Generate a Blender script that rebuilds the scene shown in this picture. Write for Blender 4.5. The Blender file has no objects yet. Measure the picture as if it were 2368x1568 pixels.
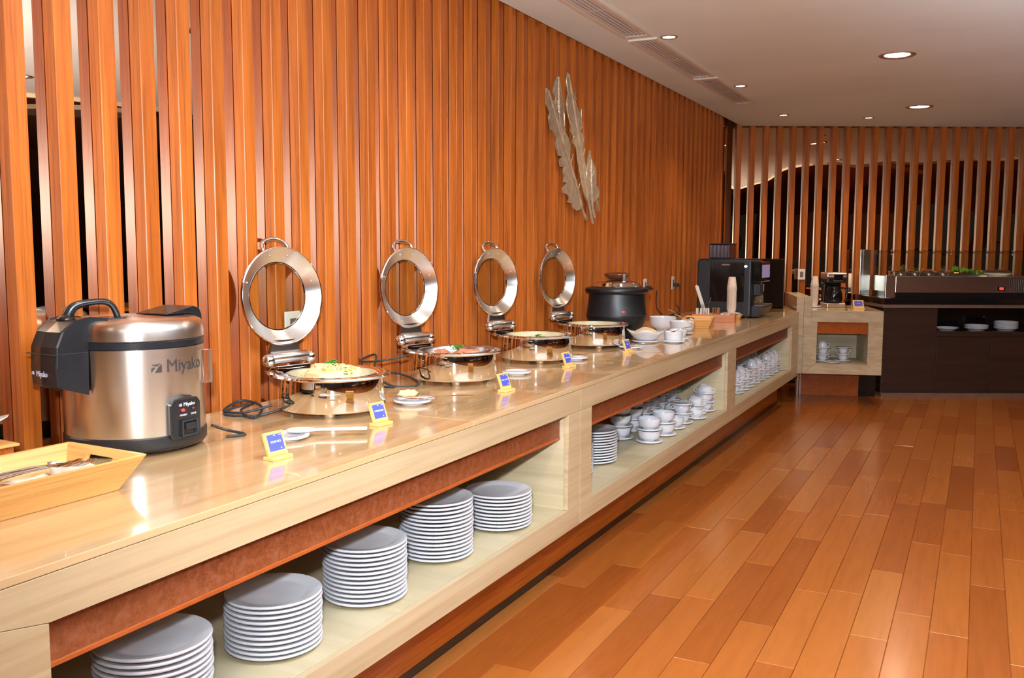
import bpy, math, random
from math import sin, cos, pi, radians, sqrt, atan2
from mathutils import Vector, Matrix, noise
random.seed(7)
sc = bpy.context.scene
COL = sc.collection

# ------------------------------------------------------------------ camera, world, flash, exposure
BETA, PITCH, ROLL, F_PX, CAM_H = 0.46753, 0.09739, 0.00351, 2138.4, 1.4866
FW = Vector((-sin(BETA)*cos(PITCH), cos(BETA)*cos(PITCH), -sin(PITCH)))
RT = Vector((cos(BETA), sin(BETA), 0)); UP = RT.cross(FW)
R2 = RT*cos(ROLL)+UP*sin(ROLL); U2 = UP*cos(ROLL)-RT*sin(ROLL)
cam = bpy.data.objects.new('camera', bpy.data.cameras.new('camera')); COL.objects.link(cam)
m = Matrix((R2, U2, -FW)).transposed().to_4x4(); m.translation = Vector((0, 0, CAM_H)); cam.matrix_world = m
cam.data.sensor_width = 36; cam.data.lens = F_PX*36/2368; cam.data.clip_start = .05; cam.data.clip_end = 200
sc.camera = cam
wd = bpy.data.worlds.new('dusk'); sc.world = wd; wd.use_nodes = True
wd.node_tree.nodes['Background'].inputs[0].default_value = (.30, .29, .36, 1)
wd.node_tree.nodes['Background'].inputs[1].default_value = .07
sc.view_settings.view_transform = 'Standard'; sc.view_settings.look = 'None'
sc.view_settings.exposure = -0.10; sc.view_settings.gamma = 1; sc.view_settings.use_curve_mapping = False
sc.cycles.sample_clamp_indirect = 6
sc.cycles.max_bounces = 10; sc.cycles.glossy_bounces = 6; sc.cycles.transmission_bounces = 10; sc.cycles.transparent_max_bounces = 12

def light(name, kind, loc, power, color, size=.1, aim=None, spot=None, blend=.5):
    l = bpy.data.lights.new(name, kind); l.energy = power; l.color = color
    o = bpy.data.objects.new(name, l); COL.objects.link(o); o.location = loc
    if kind == 'AREA': l.shape = 'DISK'; l.size = size
    elif kind in ('POINT', 'SPOT'): l.shadow_soft_size = size
    if kind == 'SPOT': l.spot_size = spot; l.spot_blend = blend
    if aim is not None:
        d = Vector(aim)-Vector(loc); o.rotation_euler = d.to_track_quat('-Z', 'Y').to_euler()
    return o
# the photographer's flash on top of the camera
light('flash_light', 'SPOT', (-0.10, 0.06, 1.71), 800, (.95, .97, 1.0), .05, (-1.5, 6.2, 2.6), radians(116), 1.0)
light('ceiling_fill', 'SPOT', (-0.10, 0.06, 1.75), 8500, (.88, .94, 1.0), .05, (.5, 1.2, 2.82), radians(90), 1.0)   # added fill aimed at the ceiling to brighten the whole room

ZC = 2.823            # ceiling height
X_SLAT = -2.4285      # front plane of the left slat wall
X_MIR = -2.4765        # mirror behind it
PITCH_S = 0.15424
def far(L, D, z=0):   # frame of the far slat screen: L along it to the right, D away from the camera
    return Vector((RT.x*L-sin(BETA)*D, RT.y*L+cos(BETA)*D, z))

# ceiling downlights: (x, y, radius) ; small ones over the counter, large ones over the aisle
SMALL = [(-1.825, y) for y in (-2.1, -.15, 1.8, 3.83, 5.80, 7.757, 9.604)]+[(-1.083, 10.16)]
LARGE = [(-.58, y) for y in (-3.4, -.8, 1.8, 4.42, 7.018, 9.6)]
OTHER = [(1.9, y) for y in (-3.0, -.4, 2.2, 4.9, 7.6)]
for (x, y) in SMALL:
    light('spot_glow', 'SPOT', (x, y, ZC-.05), 40, (1, .78, .56), .035, (x, y, 0), radians(115), .8)
for (x, y) in LARGE:
    light('downlight_glow', 'SPOT', (x, y, ZC-.05), 62, (1, .82, .62), .08, (x, y, 0), radians(150), .9)
for (x, y) in OTHER:
    light('downlight_glow', 'SPOT', (x, y, ZC-.05), 90, (1, .78, .56), .08, (x, y, 0), radians(150), .9)
for (x, y) in [(5.5, 0), (5.5, 4.5), (5.5, 9), (8, -2.5), (8, 3)]:
    light('hall_glow', 'SPOT', (x, y, 3.3), 200, (1, .72, .46), .1, (x, y, 0), radians(140), .9)

# ------------------------------------------------------------------ materials
def srgb(r, g, b):
    f = lambda c: (c/255/12.92 if c/255 <= .04045 else ((c/255+.055)/1.055)**2.4)
    return (f(r), f(g), f(b), 1)
class NT:
    def __init__(s, name):
        s.m = bpy.data.materials.new(name); s.m.use_nodes = True; s.t = s.m.node_tree; s.n = s.t.nodes
        s.b = s.n['Principled BSDF']
    def node(s, ty, **kw):
        n = s.n.new(ty)
        for k, v in kw.items():
            if k in n.inputs: n.inputs[k].default_value = v
            else: setattr(n, k, v)
        return n
    def link(s, a, b): s.t.links.new(a, b)
    def coord(s, scale=(1, 1, 1), kind='Object', rnd=0):
        tc = s.node('ShaderNodeTexCoord'); mp = s.node('ShaderNodeMapping'); mp.inputs['Scale'].default_value = scale
        s.link(tc.outputs[kind], mp.inputs['Vector'])
        if rnd:
            oi = s.node('ShaderNodeObjectInfo'); ml = s.node('ShaderNodeMath', operation='MULTIPLY'); ml.inputs[1].default_value = rnd
            s.link(oi.outputs['Random'], ml.inputs[0]); s.link(ml.outputs[0], mp.inputs['Location'])
        return mp.outputs[0]
    def ramp(s, fac, stops):
        r = s.node('ShaderNodeValToRGB'); e = r.color_ramp.elements
        while len(e) < len(stops): e.new(.5)
        for el, (p, c) in zip(e, stops): el.position = p; el.color = c
        s.link(fac, r.inputs[0]); return r.outputs[0]
    def mix(s, fac, a, b, mode='MIX'):
        n = s.node('ShaderNodeMix', data_type='RGBA', blend_type=mode)
        for i, v in ((0, fac), (6, a), (7, b)):
            if hasattr(v, 'links'): s.link(v, n.inputs[i])
            else: n.inputs[i].default_value = v
        return n.outputs[2]
    def bump(s, h, strength=.1, dist=.002):
        b = s.node('ShaderNodeBump'); b.inputs['Strength'].default_value = strength; b.inputs['Distance'].default_value = dist
        s.link(h, b.inputs['Height']); s.link(b.outputs[0], s.b.inputs['Normal'])
    def set(s, **kw):
        for k, v in kw.items():
            k = {'color': 'Base Color', 'rough': 'Roughness', 'metal': 'Metallic', 'coat': 'Coat Weight', 'spec': 'Specular IOR Level',
                 'trans': 'Transmission Weight', 'ior': 'IOR', 'coatr': 'Coat Roughness', 'aniso': 'Anisotropic', 'sss': 'Subsurface Weight'}.get(k, k)
            if hasattr(v, 'links'): s.link(v, s.b.inputs[k])
            else: s.b.inputs[k].default_value = v
        return s.m
def plain(name, c, rough=.5, metal=0, coat=0, **kw):
    n = NT(name); nz = n.node('ShaderNodeTexNoise', Scale=14.0); n.link(n.coord(), nz.inputs['Vector'])
    col = n.mix(.10, c, n.ramp(nz.outputs[0], [(.3, (0, 0, 0, 1)), (.7, (1, 1, 1, 1))]), 'OVERLAY')
    return n.set(color=col, rough=rough, metal=metal, coat=coat, **kw)
def wood(name, dark, light_, axis='z', rough=.35, var=.5, coat=.0, scale=1.0, spec=.5):
    n = NT(name)
    s = {'z': (22, 22, 1.1), 'x': (1.1, 22, 22), 'y': (22, 1.1, 22)}[axis]
    v = n.coord(tuple(a*scale for a in s), rnd=37.0)
    w = n.node('ShaderNodeTexNoise', Scale=1.0, Detail=5.0, Roughness=.6, Distortion=.7); n.link(v, w.inputs['Vector'])
    c = n.ramp(w.outputs[0], [(.28, dark), (.5, [(a+b)/2 for a, b in zip(dark, light_)]), (.72, light_)])
    s2 = {'z': (160, 160, 3), 'x': (3, 160, 160), 'y': (160, 3, 160)}[axis]
    f = n.node('ShaderNodeTexNoise', Scale=1.0, Detail=3.0); n.link(n.coord(s2, rnd=11.0), f.inputs['Vector'])
    c = n.mix(.38, c, n.ramp(f.outputs[0], [(.34, (.22, .2, .2, 1)), (.50, (1, 1, 1, 1))]), 'MULTIPLY')
    oi = n.node('ShaderNodeObjectInfo'); hs = n.node('ShaderNodeHueSaturation')
    mr = n.node('ShaderNodeMapRange'); mr.inputs['To Min'].default_value = 1-var*.5; mr.inputs['To Max'].default_value = 1+var*.35
    n.link(oi.outputs['Random'], mr.inputs['Value']); n.link(mr.outputs[0], hs.inputs['Value']); n.link(c, hs.inputs['Color'])
    n.bump(f.outputs[0], .12, .001)
    return n.set(color=hs.outputs[0], rough=rough, coat=coat, spec=spec)
M = {}
M['slat'] = wood('slat_wood', srgb(156, 78, 26), srgb(200, 112, 42), 'z', .35, .18, spec=.42)
# planks take their tone from a per-plank attribute so that joined and single planks match
def plank_mat():
    n = NT('floor_wood'); a = n.node('ShaderNodeAttribute'); a.attribute_name = 'tone'
    v = n.node('ShaderNodeTexCoord'); mp = n.node('ShaderNodeMapping'); mp.inputs['Scale'].default_value = (26, 2.2, 1)
    n.link(v.outputs['Object'], mp.inputs['Vector']); n.link(a.outputs['Vector'], mp.inputs['Location'])
    w = n.node('ShaderNodeTexNoise', Scale=1.0, Detail=6.0, Roughness=.62, Distortion=.8); n.link(mp.outputs[0], w.inputs['Vector'])
    base = n.ramp(a.outputs['Fac'], [(0, srgb(138, 72, 27)), (.2, srgb(152, 83, 33)), (.7, srgb(159, 91, 37)), (1, srgb(166, 101, 45))])
    g = n.ramp(w.outputs[0], [(.3, (.80, .77, .74, 1)), (.55, (1, 1, 1, 1)), (.75, (1.08, 1.08, 1.08, 1))])
    c = n.mix(.55, base, g, 'MULTIPLY')
    sm = n.node('ShaderNodeTexNoise', Scale=1.7, Detail=3.0); n.link(v.outputs['Object'], sm.inputs['Vector'])
    rr = n.node('ShaderNodeMapRange'); rr.inputs['To Min'].default_value = .17; rr.inputs['To Max'].default_value = .27
    n.link(sm.outputs[0], rr.inputs['Value'])
    return n.set(color=c, rough=rr.outputs[0], coat=.2, coatr=.15)
M['plank'] = plank_mat()
def stone(name, rough, coat, a, b, c_, axis='y'):
    n = NT(name); s = {'y': (5, .55, 26), 'top': (11, .45, 6), 'z': (26, 26, .8), 'x': (.6, 6, 24)}[axis]
    w = n.node('ShaderNodeTexNoise', Scale=1.0, Detail=7.0, Roughness=.62, Distortion=.5); n.link(n.coord(s, rnd=5.0), w.inputs['Vector'])
    c = n.ramp(w.outputs[0], [(.3, a), (.5, b), (.7, c_)])
    k = n.node('ShaderNodeTexNoise', Scale=3.5, Detail=4.0); n.link(n.coord((1, 1, 2)), k.inputs['Vector'])
    c = n.mix(.25, c, n.ramp(k.outputs[0], [(.35, (.72, .70, .62, 1)), (.65, (1, 1, 1, 1))]), 'MULTIPLY')
    v = n.node('ShaderNodeTexVoronoi', Scale=90.0); n.link(n.coord((1, .35, 1)), v.inputs['Vector'])
    c = n.mix(n.ramp(v.outputs['Distance'], [(0, (.28, .28, .28, 1)), (.10, (0, 0, 0, 1))]), c, srgb(160, 120, 80))
    return n.set(color=c, rough=rough, coat=coat, coatr=.03)
ST = (srgb(168, 142, 108), srgb(186, 164, 130), srgb(198, 180, 148))
M['stone_top'] = stone('travertine_top', .16, .5, srgb(172, 136, 96), srgb(196, 164, 122), srgb(210, 184, 146), 'top')
M['stone'] = stone('travertine', .38, .12, *ST)
M['stone_in'] = stone('travertine_inside', .45, .0, srgb(176, 160, 128), srgb(190, 176, 144), srgb(202, 190, 160), 'x')
def rust():
    n = NT('rusty_valance'); w = n.node('ShaderNodeTexNoise', Scale=45.0, Detail=8.0, Roughness=.8); n.link(n.coord(), w.inputs['Vector'])
    c = n.ramp(w.outputs[0], [(.38, srgb(98, 46, 16)), (.52, srgb(120, 60, 26)), (.66, srgb(126, 80, 62))])
    k = n.node('ShaderNodeTexNoise', Scale=7.0, Detail=8.0, Roughness=.85); n.link(n.coord((1, 1, 2)), k.inputs['Vector'])
    c = n.mix(n.ramp(k.outputs[0], [(.64, (0, 0, 0, 1)), (.74, (.8, .8, .8, 1))]), c, srgb(200, 130, 96)); n.bump(w.outputs[0], .3)
    return n.set(color=c, rough=.5)
M['rust'] = rust()
M['lip'] = plain('valance_lip', srgb(150, 72, 28), .4)
M['kick'] = wood('plinth_wood', srgb(150, 68, 16), srgb(172, 86, 24), 'y', .2, .1, coat=.4)
M['porcelain'] = plain('porcelain', srgb(218, 221, 230), .12, coat=.5, sss=0.0)
M['chrome'] = plain('polished_steel', (.86, .83, .80, 1), .045, 1)
M['handle_chrome'] = plain('chrome', (.9, .88, .86, 1), .06, 1)
def brushed(name, c, rough, axis='Z', an=.75):
    n = NT(name); t = n.node('ShaderNodeTangent'); t.direction_type = 'RADIAL'; t.axis = axis
    n.link(t.outputs[0], n.b.inputs['Tangent']); n.b.inputs['Anisotropic Rotation'].default_value = .25 if an > 0 else 0
    w = n.node('ShaderNodeTexNoise', Scale=1.0, Detail=2.0); n.link(n.coord((5, 5, 900) if axis == 'Z' else (5, 900, 5)), w.inputs['Vector'])
    col = n.mix(.12, c, n.ramp(w.outputs[0], [(.3, (.5, .5, .5, 1)), (.7, (1, 1, 1, 1))]), 'MULTIPLY')
    return n.set(color=col, rough=rough, metal=1, aniso=abs(an))
M['brushed'] = brushed('brushed_steel', (.80, .77, .74, 1), .30)
M['brushed_y'] = brushed('brushed_steel_lid', (.82, .79, .76, 1), .27, 'Y')
M['steel'] = plain('satin_steel', (.72, .70, .69, 1), .24, 1)
M['black'] = plain('black_plastic', (.012, .012, .014, 1), .22)
M['dark_grey'] = plain('dark_grey_plastic', (.018, .018, .024, 1), .38)
M['matt_black'] = plain('matt_black', (.006, .006, .008, 1), .40)
M['rubber'] = plain('rubber', (.012, .012, .013, 1), .6)
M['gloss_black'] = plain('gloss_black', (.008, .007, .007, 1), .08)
M['white'] = plain('white_plastic', srgb(225, 222, 218), .35)
M['paper'] = plain('paper', srgb(232, 228, 222), .8)
M['kraft'] = plain('brown_paper', srgb(160, 96, 48), .8)
M['pine'] = wood('pine', srgb(214, 150, 80), srgb(240, 190, 118), 'y', .42, .1, scale=.9)
M['pine_x'] = wood('pine_cross', srgb(206, 142, 74), srgb(236, 184, 112), 'x', .42, .1, scale=.9)
M['bamboo'] = wood('bamboo', srgb(226, 178, 96), srgb(240, 200, 124), 'x', .45, .1, scale=1.5)
M['knob_brown'] = plain('brown_knob', srgb(84, 46, 24), .25, coat=.4)
M['blue'] = plain('blue_card', srgb(76, 84, 190), .35)
M['ink'] = plain('white_print', srgb(225, 225, 240), .5)
M['grey_ink'] = plain('dark_print', srgb(52, 44, 42), .4)
M['bronze'] = None
def bronze():
    n = NT('champagne_metal'); w = n.node('ShaderNodeTexWave', Scale=26.0, Distortion=1.2, bands_direction='DIAGONAL'); n.link(n.coord((1, 1, .75)), w.inputs['Vector'])
    k = n.node('ShaderNodeTexNoise', Scale=22.0, Detail=4.0); n.link(n.coord(), k.inputs['Vector'])
    c = n.mix(.4, srgb(196, 176, 150), n.ramp(k.outputs[0], [(.35, srgb(158, 134, 112)), (.65, srgb(226, 212, 186))]))
    n.bump(w.outputs[0], .55, .004)
    return n.set(color=c, metal=.45, rough=.34)
M['bronze'] = bronze()
M['edge_glint'] = plain('champagne_glint', srgb(226, 212, 180), .22, .8)
def mirror(name, c, wav=.0035):
    n = NT(name); w = n.node('ShaderNodeTexNoise', Scale=1.3, Detail=1.0); n.link(n.coord((1, 1, .8)), w.inputs['Vector'])
    n.bump(w.outputs[0], 1.0, wav)
    return n.set(color=c, metal=1, rough=.0)
M['mirror'] = mirror('bronze_mirror', (.66, .44, .28, 1), .014)
M['mirror_l'] = mirror('bronze_mirror_side', (.66, .50, .38, 1), .002)
def ceil():
    n = NT('ceiling_paint'); w = n.node('ShaderNodeTexNoise', Scale=.8, Detail=3.0); n.link(n.coord((1, 2, 1)), w.inputs['Vector'])
    return n.set(color=n.ramp(w.outputs[0], [(.3, srgb(220, 234, 240)), (.7, srgb(228, 242, 248))]), rough=.7)
M['ceiling'] = ceil()
M['ceiling_dark'] = plain('dark_ceiling', srgb(150, 100, 62), .6)
M['cove'] = plain('cream_cove', srgb(190, 168, 140), .5)
M['dark_wall'] = plain('dark_wall', srgb(96, 60, 36), .5)
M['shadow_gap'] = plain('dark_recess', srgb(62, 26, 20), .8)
M['veneer'] = wood('dark_veneer', srgb(40, 24, 18), srgb(60, 38, 28), 'x', .38, .1, scale=.8)
M['grey_metal'] = plain('grey_metal', srgb(150, 128, 116), .35, .6)
M['vent'] = plain('vent_paint', srgb(226, 222, 214), .35)
M['vent_dark'] = plain('vent_inside', srgb(66, 62, 60), .6)
M['rim'] = plain('lamp_rim', srgb(180, 150, 130), .25, .6)
M['blind'] = plain('roller_blind', srgb(150, 142, 150), .8)
M['rice'] = plain('rice', srgb(222, 202, 156), .6)
M['red_pine'] = wood('reddish_pine', srgb(176, 96, 44), srgb(204, 124, 62), 'x', .42, .1, scale=.9)
M['carrot'] = plain('carrot', srgb(232, 156, 70), .5)
M['egg'] = plain('egg', srgb(240, 206, 110), .5)
M['cream_food'] = plain('mash', srgb(212, 192, 146), .7)
M['meat'] = plain('fried_chicken', srgb(196, 128, 92), .5)
M['sauce'] = plain('dark_sauce', srgb(112, 44, 22), .3)
M['parsley'] = plain('parsley', srgb(40, 112, 22), .6)
M['lettuce'] = plain('lettuce', srgb(110, 140, 30), .5)
M['pan_cream'] = plain('cream_pan', srgb(190, 182, 150), .25, coat=.3)
M['cup_paper'] = None
def speckle():
    n = NT('speckled_paper_cup'); v = n.node('ShaderNodeTexVoronoi', Scale=95.0); n.link(n.coord(), v.inputs['Vector'])
    return n.set(color=n.mix(n.ramp(v.outputs['Distance'], [(.18, (1, 1, 1, 1)), (.26, (0, 0, 0, 1))]), srgb(232, 214, 196), srgb(150, 120, 100)), rough=.6)
M['cup_paper'] = speckle()
def emis(name, c, st):
    n = NT(name); n.set(color=(0, 0, 0, 1)); n.b.inputs['Emission Color'].default_value = c; n.b.inputs['Emission Strength'].default_value = st; return n.m
M['lamp'] = emis('lamp_lit', (1, .80, .58, 1), 14)
M['lamp_big'] = emis('large_lamp_lit', (1, .90, .80, 1), 9)
M['red_led'] = emis('red_light', (1, .03, .02, 1), 3)
M['blue_led'] = emis('blue_light', (.35, .45, 1, 1), 4)
M['screen'] = emis('screen', (.5, .35, .6, 1), .5)
M['warm_light'] = emis('food_light', (1, .72, .36, 1), 2.5)
def glass(name, tint, rough=0):
    n = NT(name); return n.set(color=tint, trans=1, rough=rough, ior=1.45)
M['glass'] = glass('clear_glass', (.97, .985, .97, 1))
M['glass_green'] = glass('green_edge_glass', (.55, .72, .5, 1), .05)
M['clear_plastic'] = glass('clear_plastic', (.9, .9, .9, 1), .08)
M['smoke'] = plain('smoked_plastic', srgb(52, 34, 44), .1, coat=.5)
def thin_glass():
    n = NT('thin_glass'); t = n.node('ShaderNodeBsdfTransparent'); t.inputs[0].default_value = (.93, .95, .92, 1)
    g = n.node('ShaderNodeBsdfGlossy'); g.inputs['Roughness'].default_value = .02
    lw = n.node('ShaderNodeLayerWeight'); pw = n.node('ShaderNodeMath', operation='POWER'); n.link(lw.outputs['Facing'], pw.inputs[0]); pw.inputs[1].default_value = 5
    ma = n.node('ShaderNodeMath', operation='MULTIPLY_ADD'); n.link(pw.outputs[0], ma.inputs[0]); ma.inputs[1].default_value = .5; ma.inputs[2].default_value = .035
    mx = n.node('ShaderNodeMixShader'); n.link(ma.outputs[0], mx.inputs[0]); n.link(t.outputs[0], mx.inputs[1]); n.link(g.outputs[0], mx.inputs[2])
    n.link(mx.outputs[0], n.n['Material Output'].inputs[0]); return n.m
M['pane'] = thin_glass()

# ------------------------------------------------------------------ geometry helpers
class G:
    def __init__(s): s.v = []; s.f = []; s.sm = []
    def add(s, vs, fs, smooth=False):
        o = len(s.v); s.v += [tuple(v) for v in vs]; s.f += [tuple(i+o for i in f) for f in fs]; s.sm += [smooth]*len(fs); return s
    def box(s, x0, x1, y0, y1, z0, z1):
        return s.add([(x0, y0, z0), (x1, y0, z0), (x1, y1, z0), (x0, y1, z0), (x0, y0, z1), (x1, y0, z1), (x1, y1, z1), (x0, y1, z1)],
                     [(3, 2, 1, 0), (4, 5, 6, 7), (0, 1, 5, 4), (1, 2, 6, 5), (2, 3, 7, 6), (3, 0, 4, 7)])
    def prism(s, poly, a, b, axis='z', smooth=False):   # poly 2D, extruded from a to b along the axis
        mk = {'z': lambda p, t: (p[0], p[1], t), 'x': lambda p, t: (t, p[0], p[1]), 'y': lambda p, t: (p[0], t, p[1])}[axis]
        n = len(poly); vs = [mk(p, a) for p in poly]+[mk(p, b) for p in poly]
        s.add(vs, [tuple(range(n))[::-1], tuple(range(n, 2*n))])
        o = len(s.v)-2*n
        s.f += [(o+i, o+(i+1) % n, o+n+(i+1) % n, o+n+i) for i in range(n)]; s.sm += [smooth]*n
        return s
    def lathe(s, prof, n=32, c=(0, 0, 0), closed=False, arc=None, smooth=True):
        vs = []; k = len(prof); a0, a1 = arc or (0, 2*pi); full = arc is None; steps = n if full else n+1
        for i in range(steps):
            a = a0+(a1-a0)*i/n
            for r, z in prof: vs.append((c[0]+r*cos(a), c[1]+r*sin(a), c[2]+z))
        fs = []
        for i in range(n):
            j = (i+1) % steps
            for q in range(k if closed else k-1):
                q2 = (q+1) % k
                if prof[q][0] < 1e-6 and prof[q2][0] < 1e-6: continue
                fs.append((i*k+q, j*k+q, j*k+q2, i*k+q2))
        return s.add(vs, fs, smooth)
    def tube(s, pts, r, n=8, closed=False, flat=1.0):
        P = [Vector(p) for p in pts]; N = len(P); vs = []; up = Vector((0, 0, 1)); prev = None
        for i, p in enumerate(P):
            a = P[(i+1) % N] if closed or i < N-1 else P[i]; b = P[i-1] if closed or i > 0 else P[i]
            t = (a-b).normalized()
            if prev is None:
                u = up if abs(t.dot(up)) < .9 else Vector((1, 0, 0)); u = (u-t*u.dot(t)).normalized()
            else: u = (prev-t*prev.dot(t)).normalized()
            prev = u; w = t.cross(u); rr = r[i] if isinstance(r, (list, tuple)) else r
            for k in range(n):
                q = 2*pi*k/n; vs.append(p+u*cos(q)*rr*flat+w*sin(q)*rr)
        fs = [(i*n+k, i*n+(k+1) % n, ((i+1) % N)*n+(k+1) % n, ((i+1) % N)*n+k) for i in range(N if closed else N-1) for k in range(n)]
        s.add(vs, fs, True)
        if not closed:
            o = len(s.v)-N*n; s.f += [tuple(o+k for k in range(n))[::-1], tuple(o+(N-1)*n+k for k in range(n))]; s.sm += [False]*2
        return s
    def ball(s, c, r, n=12, sq=(1, 1, 1), bump=0, seed=0):
        vs = []; m_ = max(6, n//2+2)
        for i in range(m_+1):
            th = pi*i/m_
            for k in range(n):
                a = 2*pi*k/n; d = Vector((sin(th)*cos(a), sin(th)*sin(a), cos(th)))
                rr = r*(1+(bump*noise.noise(d*2.3+Vector((seed, seed*1.7, 0))) if bump else 0))
                vs.append((c[0]+d.x*rr*sq[0], c[1]+d.y*rr*sq[1], c[2]+d.z*rr*sq[2]))
        return s.add(vs, [(i*n+k, (i+1)*n+k, (i+1)*n+(k+1) % n, i*n+(k+1) % n) for i in range(m_) for k in range(n)], True)
    def xf(s, mat, start=0):
        for i in range(start, len(s.v)): s.v[i] = tuple(mat @ Vector(s.v[i]))
        return s
    def mesh(s, name, mat):
        me = bpy.data.meshes.new(name); me.from_pydata(s.v, [], s.f); me.polygons.foreach_set('use_smooth', s.sm)
        me.materials.append(mat); me.update()
        if any(s.sm): me.set_sharp_from_angle(angle=radians(38))
        return me
def part(name, g, mat, parent=None, loc=(0, 0, 0), rot=(0, 0, 0), bevel=0, label=None, seg=2, kind=None):
    me = g if isinstance(g, bpy.types.Mesh) else g.mesh(name, M[mat] if isinstance(mat, str) else mat)
    o = bpy.data.objects.new(name, me); COL.objects.link(o); o.location = loc; o.rotation_euler = rot
    if parent is not None: o.parent = parent
    if bevel:
        b = o.modifiers.new('edge', 'BEVEL'); b.width = bevel; b.segments = seg; b.limit_method = 'ANGLE'; b.angle_limit = radians(40); b.harden_normals = False
    if label: o['label'] = label
    if kind: o['kind'] = kind
    return o
def tag(o, label, cat, group=None):
    o['label'] = label; o['category'] = cat
    if group: o['group'] = group
    return o
def thing(name, label, cat, loc=(0, 0, 0), rz=0, group=None):
    o = bpy.data.objects.new(name, None); COL.objects.link(o); o.location = loc; o.rotation_euler = (0, 0, rz); o.empty_display_size = .05
    return tag(o, label, cat, group)
def struct(name, g, mat, **kw):
    o = part(name, g, mat, **kw); o['kind'] = 'structure'; return o
def dup(root, loc=None, rz=None, label=None, group=None, parent=None):
    c = root.copy(); COL.objects.link(c)
    if parent is not None: c.parent = parent
    if loc is not None: c.location = loc
    if rz is not None: c.rotation_euler = (0, 0, rz)
    if label: c['label'] = label
    if group: c['group'] = group
    for ch in root.children: dup(ch, parent=c)
    return c
def text_geo(body, size, depth=.0006, bold=False, squeeze=1.0):
    cu = bpy.data.curves.new('t', 'FONT'); cu.body = body; cu.size = size; cu.extrude = depth; cu.align_x = 'CENTER'; cu.align_y = 'CENTER'
    cu.resolution_u = 3
    o = bpy.data.objects.new('t', cu); COL.objects.link(o); bpy.context.view_layer.update()
    dg = bpy.context.evaluated_depsgraph_get(); me = o.evaluated_get(dg).to_mesh()
    g = G(); g.add([(v.co.x*squeeze, v.co.y, v.co.z) for v in me.vertices], [tuple(p.vertices) for p in me.polygons])
    if bold: k_ = len(g.v); g.add([(x+size*.022, y+size*.006, z) for x, y, z in g.v[:k_]], [tuple(p.vertices) for p in me.polygons])
    o.evaluated_get(dg).to_mesh_clear(); bpy.data.objects.remove(o); bpy.data.curves.remove(cu); return g
def rot_dir(x, y):      # yaw that turns local -Y towards the world direction (x, y)
    return atan2(x, -y)

def smooth(P, k=5):
    P = [Vector(p) for p in P]; out = []
    for i in range(len(P)-1):
        p0, p1, p2, p3 = P[max(i-1, 0)], P[i], P[i+1], P[min(i+2, len(P)-1)]
        for j in range(k):
            t = j/k; out.append(.5*((2*p1)+(-p0+p2)*t+(2*p0-5*p1+4*p2-p3)*t*t+(-p0+3*p1-3*p2+p3)*t**3))
    return out+[P[-1]]
# ------------------------------------------------------------------ the room
def slat_geo(w, d, z0, z1):   # front face at y=0 (towards -y), depth d behind, w wide, small chamfers on the front edges
    c = .0022
    return G().prism([(-w/2, d), (-w/2, c), (-w/2+c, 0), (w/2-c, 0), (w/2, c), (w/2, d)][::-1], z0, z1)
# left wall: a backing wall, a bronze mirror on it and the slats in front of the mirror
wl = struct('wall_left', G().box(-2.62, -2.49, -5, 10.6, 0, 3.05), 'dark_wall')
for k, (y0, y1) in enumerate([(-5, -1.2), (-1.2, 1.9), (1.9, 5.0), (5.0, 8.1), (8.1, 9.98)]):
    part('mirror_panel', G().box(-2.4895, X_MIR, y0+.001, y1-.001, .02, 2.98), 'mirror_l', wl)
sw, sd = .0586, X_SLAT-X_MIR-.0022
slat_mesh = slat_geo(sw, sd, .01, 2.90).mesh('slat', M['slat'])
for k in range(-9, 52):
    yr = 1.7628+k*PITCH_S
    if yr > 9.93: break
    part('slat', slat_mesh, None, wl, loc=(X_SLAT, yr-sw/2, 0), rot=(0, 0, pi/2))
# far wall, square to the camera
D_S = 10.25; D_M = D_S+.0485
wf = struct('wall_far', G().box(2.05, 9.6, D_M+.012, D_M+.12, 0, 3.05), 'dark_wall', rot=(0, 0, BETA))
for k in range(5):
    part('mirror_panel', G().box(2.28+k*1.3+.001, 2.28+(k+1)*1.3-.001, D_M, D_M+.011, .02, 2.98), 'mirror', wf)
slat2 = slat_geo(.054, .0465, .01, 2.90).mesh('slat', M['slat'])
for k in range(-1, 43):
    L = 2.4453+.1492*k+.027
    part('slat', slat2, None, wf, loc=(L, D_S, 0))
# ceiling: flat paint near the counter, ending in a wavy edge over the aisle, dark raised ceiling beyond
edge = []
for i in range(60):
    y = -5.2+i*(17.6/59); x = 3.0+.55*sin(y*.62+.6)+.22*sin(y*1.5+1); edge.append((x, y))
cA = far(2.36, 10.225); cB = far(9.5, 10.225)
yl = 10.24
poly = [(-2.392, -5.2)]+[e for e in edge if e[1] < 11.9]+[(3.3, 12.2)]
# clip the far side to the line of the far screen
def on_line(x): return cA.y+(x-cA.x)*math.tan(BETA)
pts = [(-2.392, -5.2)]
for (x, y) in edge:
    if y < on_line(x): pts.append((x, y))
lx, ly = pts[-1]; pts += [(lx+.05, on_line(lx+.05)), (-2.392, on_line(-2.392))]
cl = struct('ceiling', G().prism(pts, ZC, ZC+.12), 'ceiling')
g = G(); n_ = len([p for p in pts[1:-2]])
band = pts[1:-2]
g2 = []; off = []
for i, (x, y) in enumerate(band): g2.append((x-.03, y)); off.append((x+.012, y))
part('cove_band', G().prism(g2+off[::-1], ZC-.035, ZC+.45), 'cove', cl)
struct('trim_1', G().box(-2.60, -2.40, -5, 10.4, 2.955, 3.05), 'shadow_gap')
struct('trim_2', G().box(2.0, 9.6, 10.25-.02, 10.40, 2.955, 3.05), 'shadow_gap', rot=(0, 0, BETA))
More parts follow.
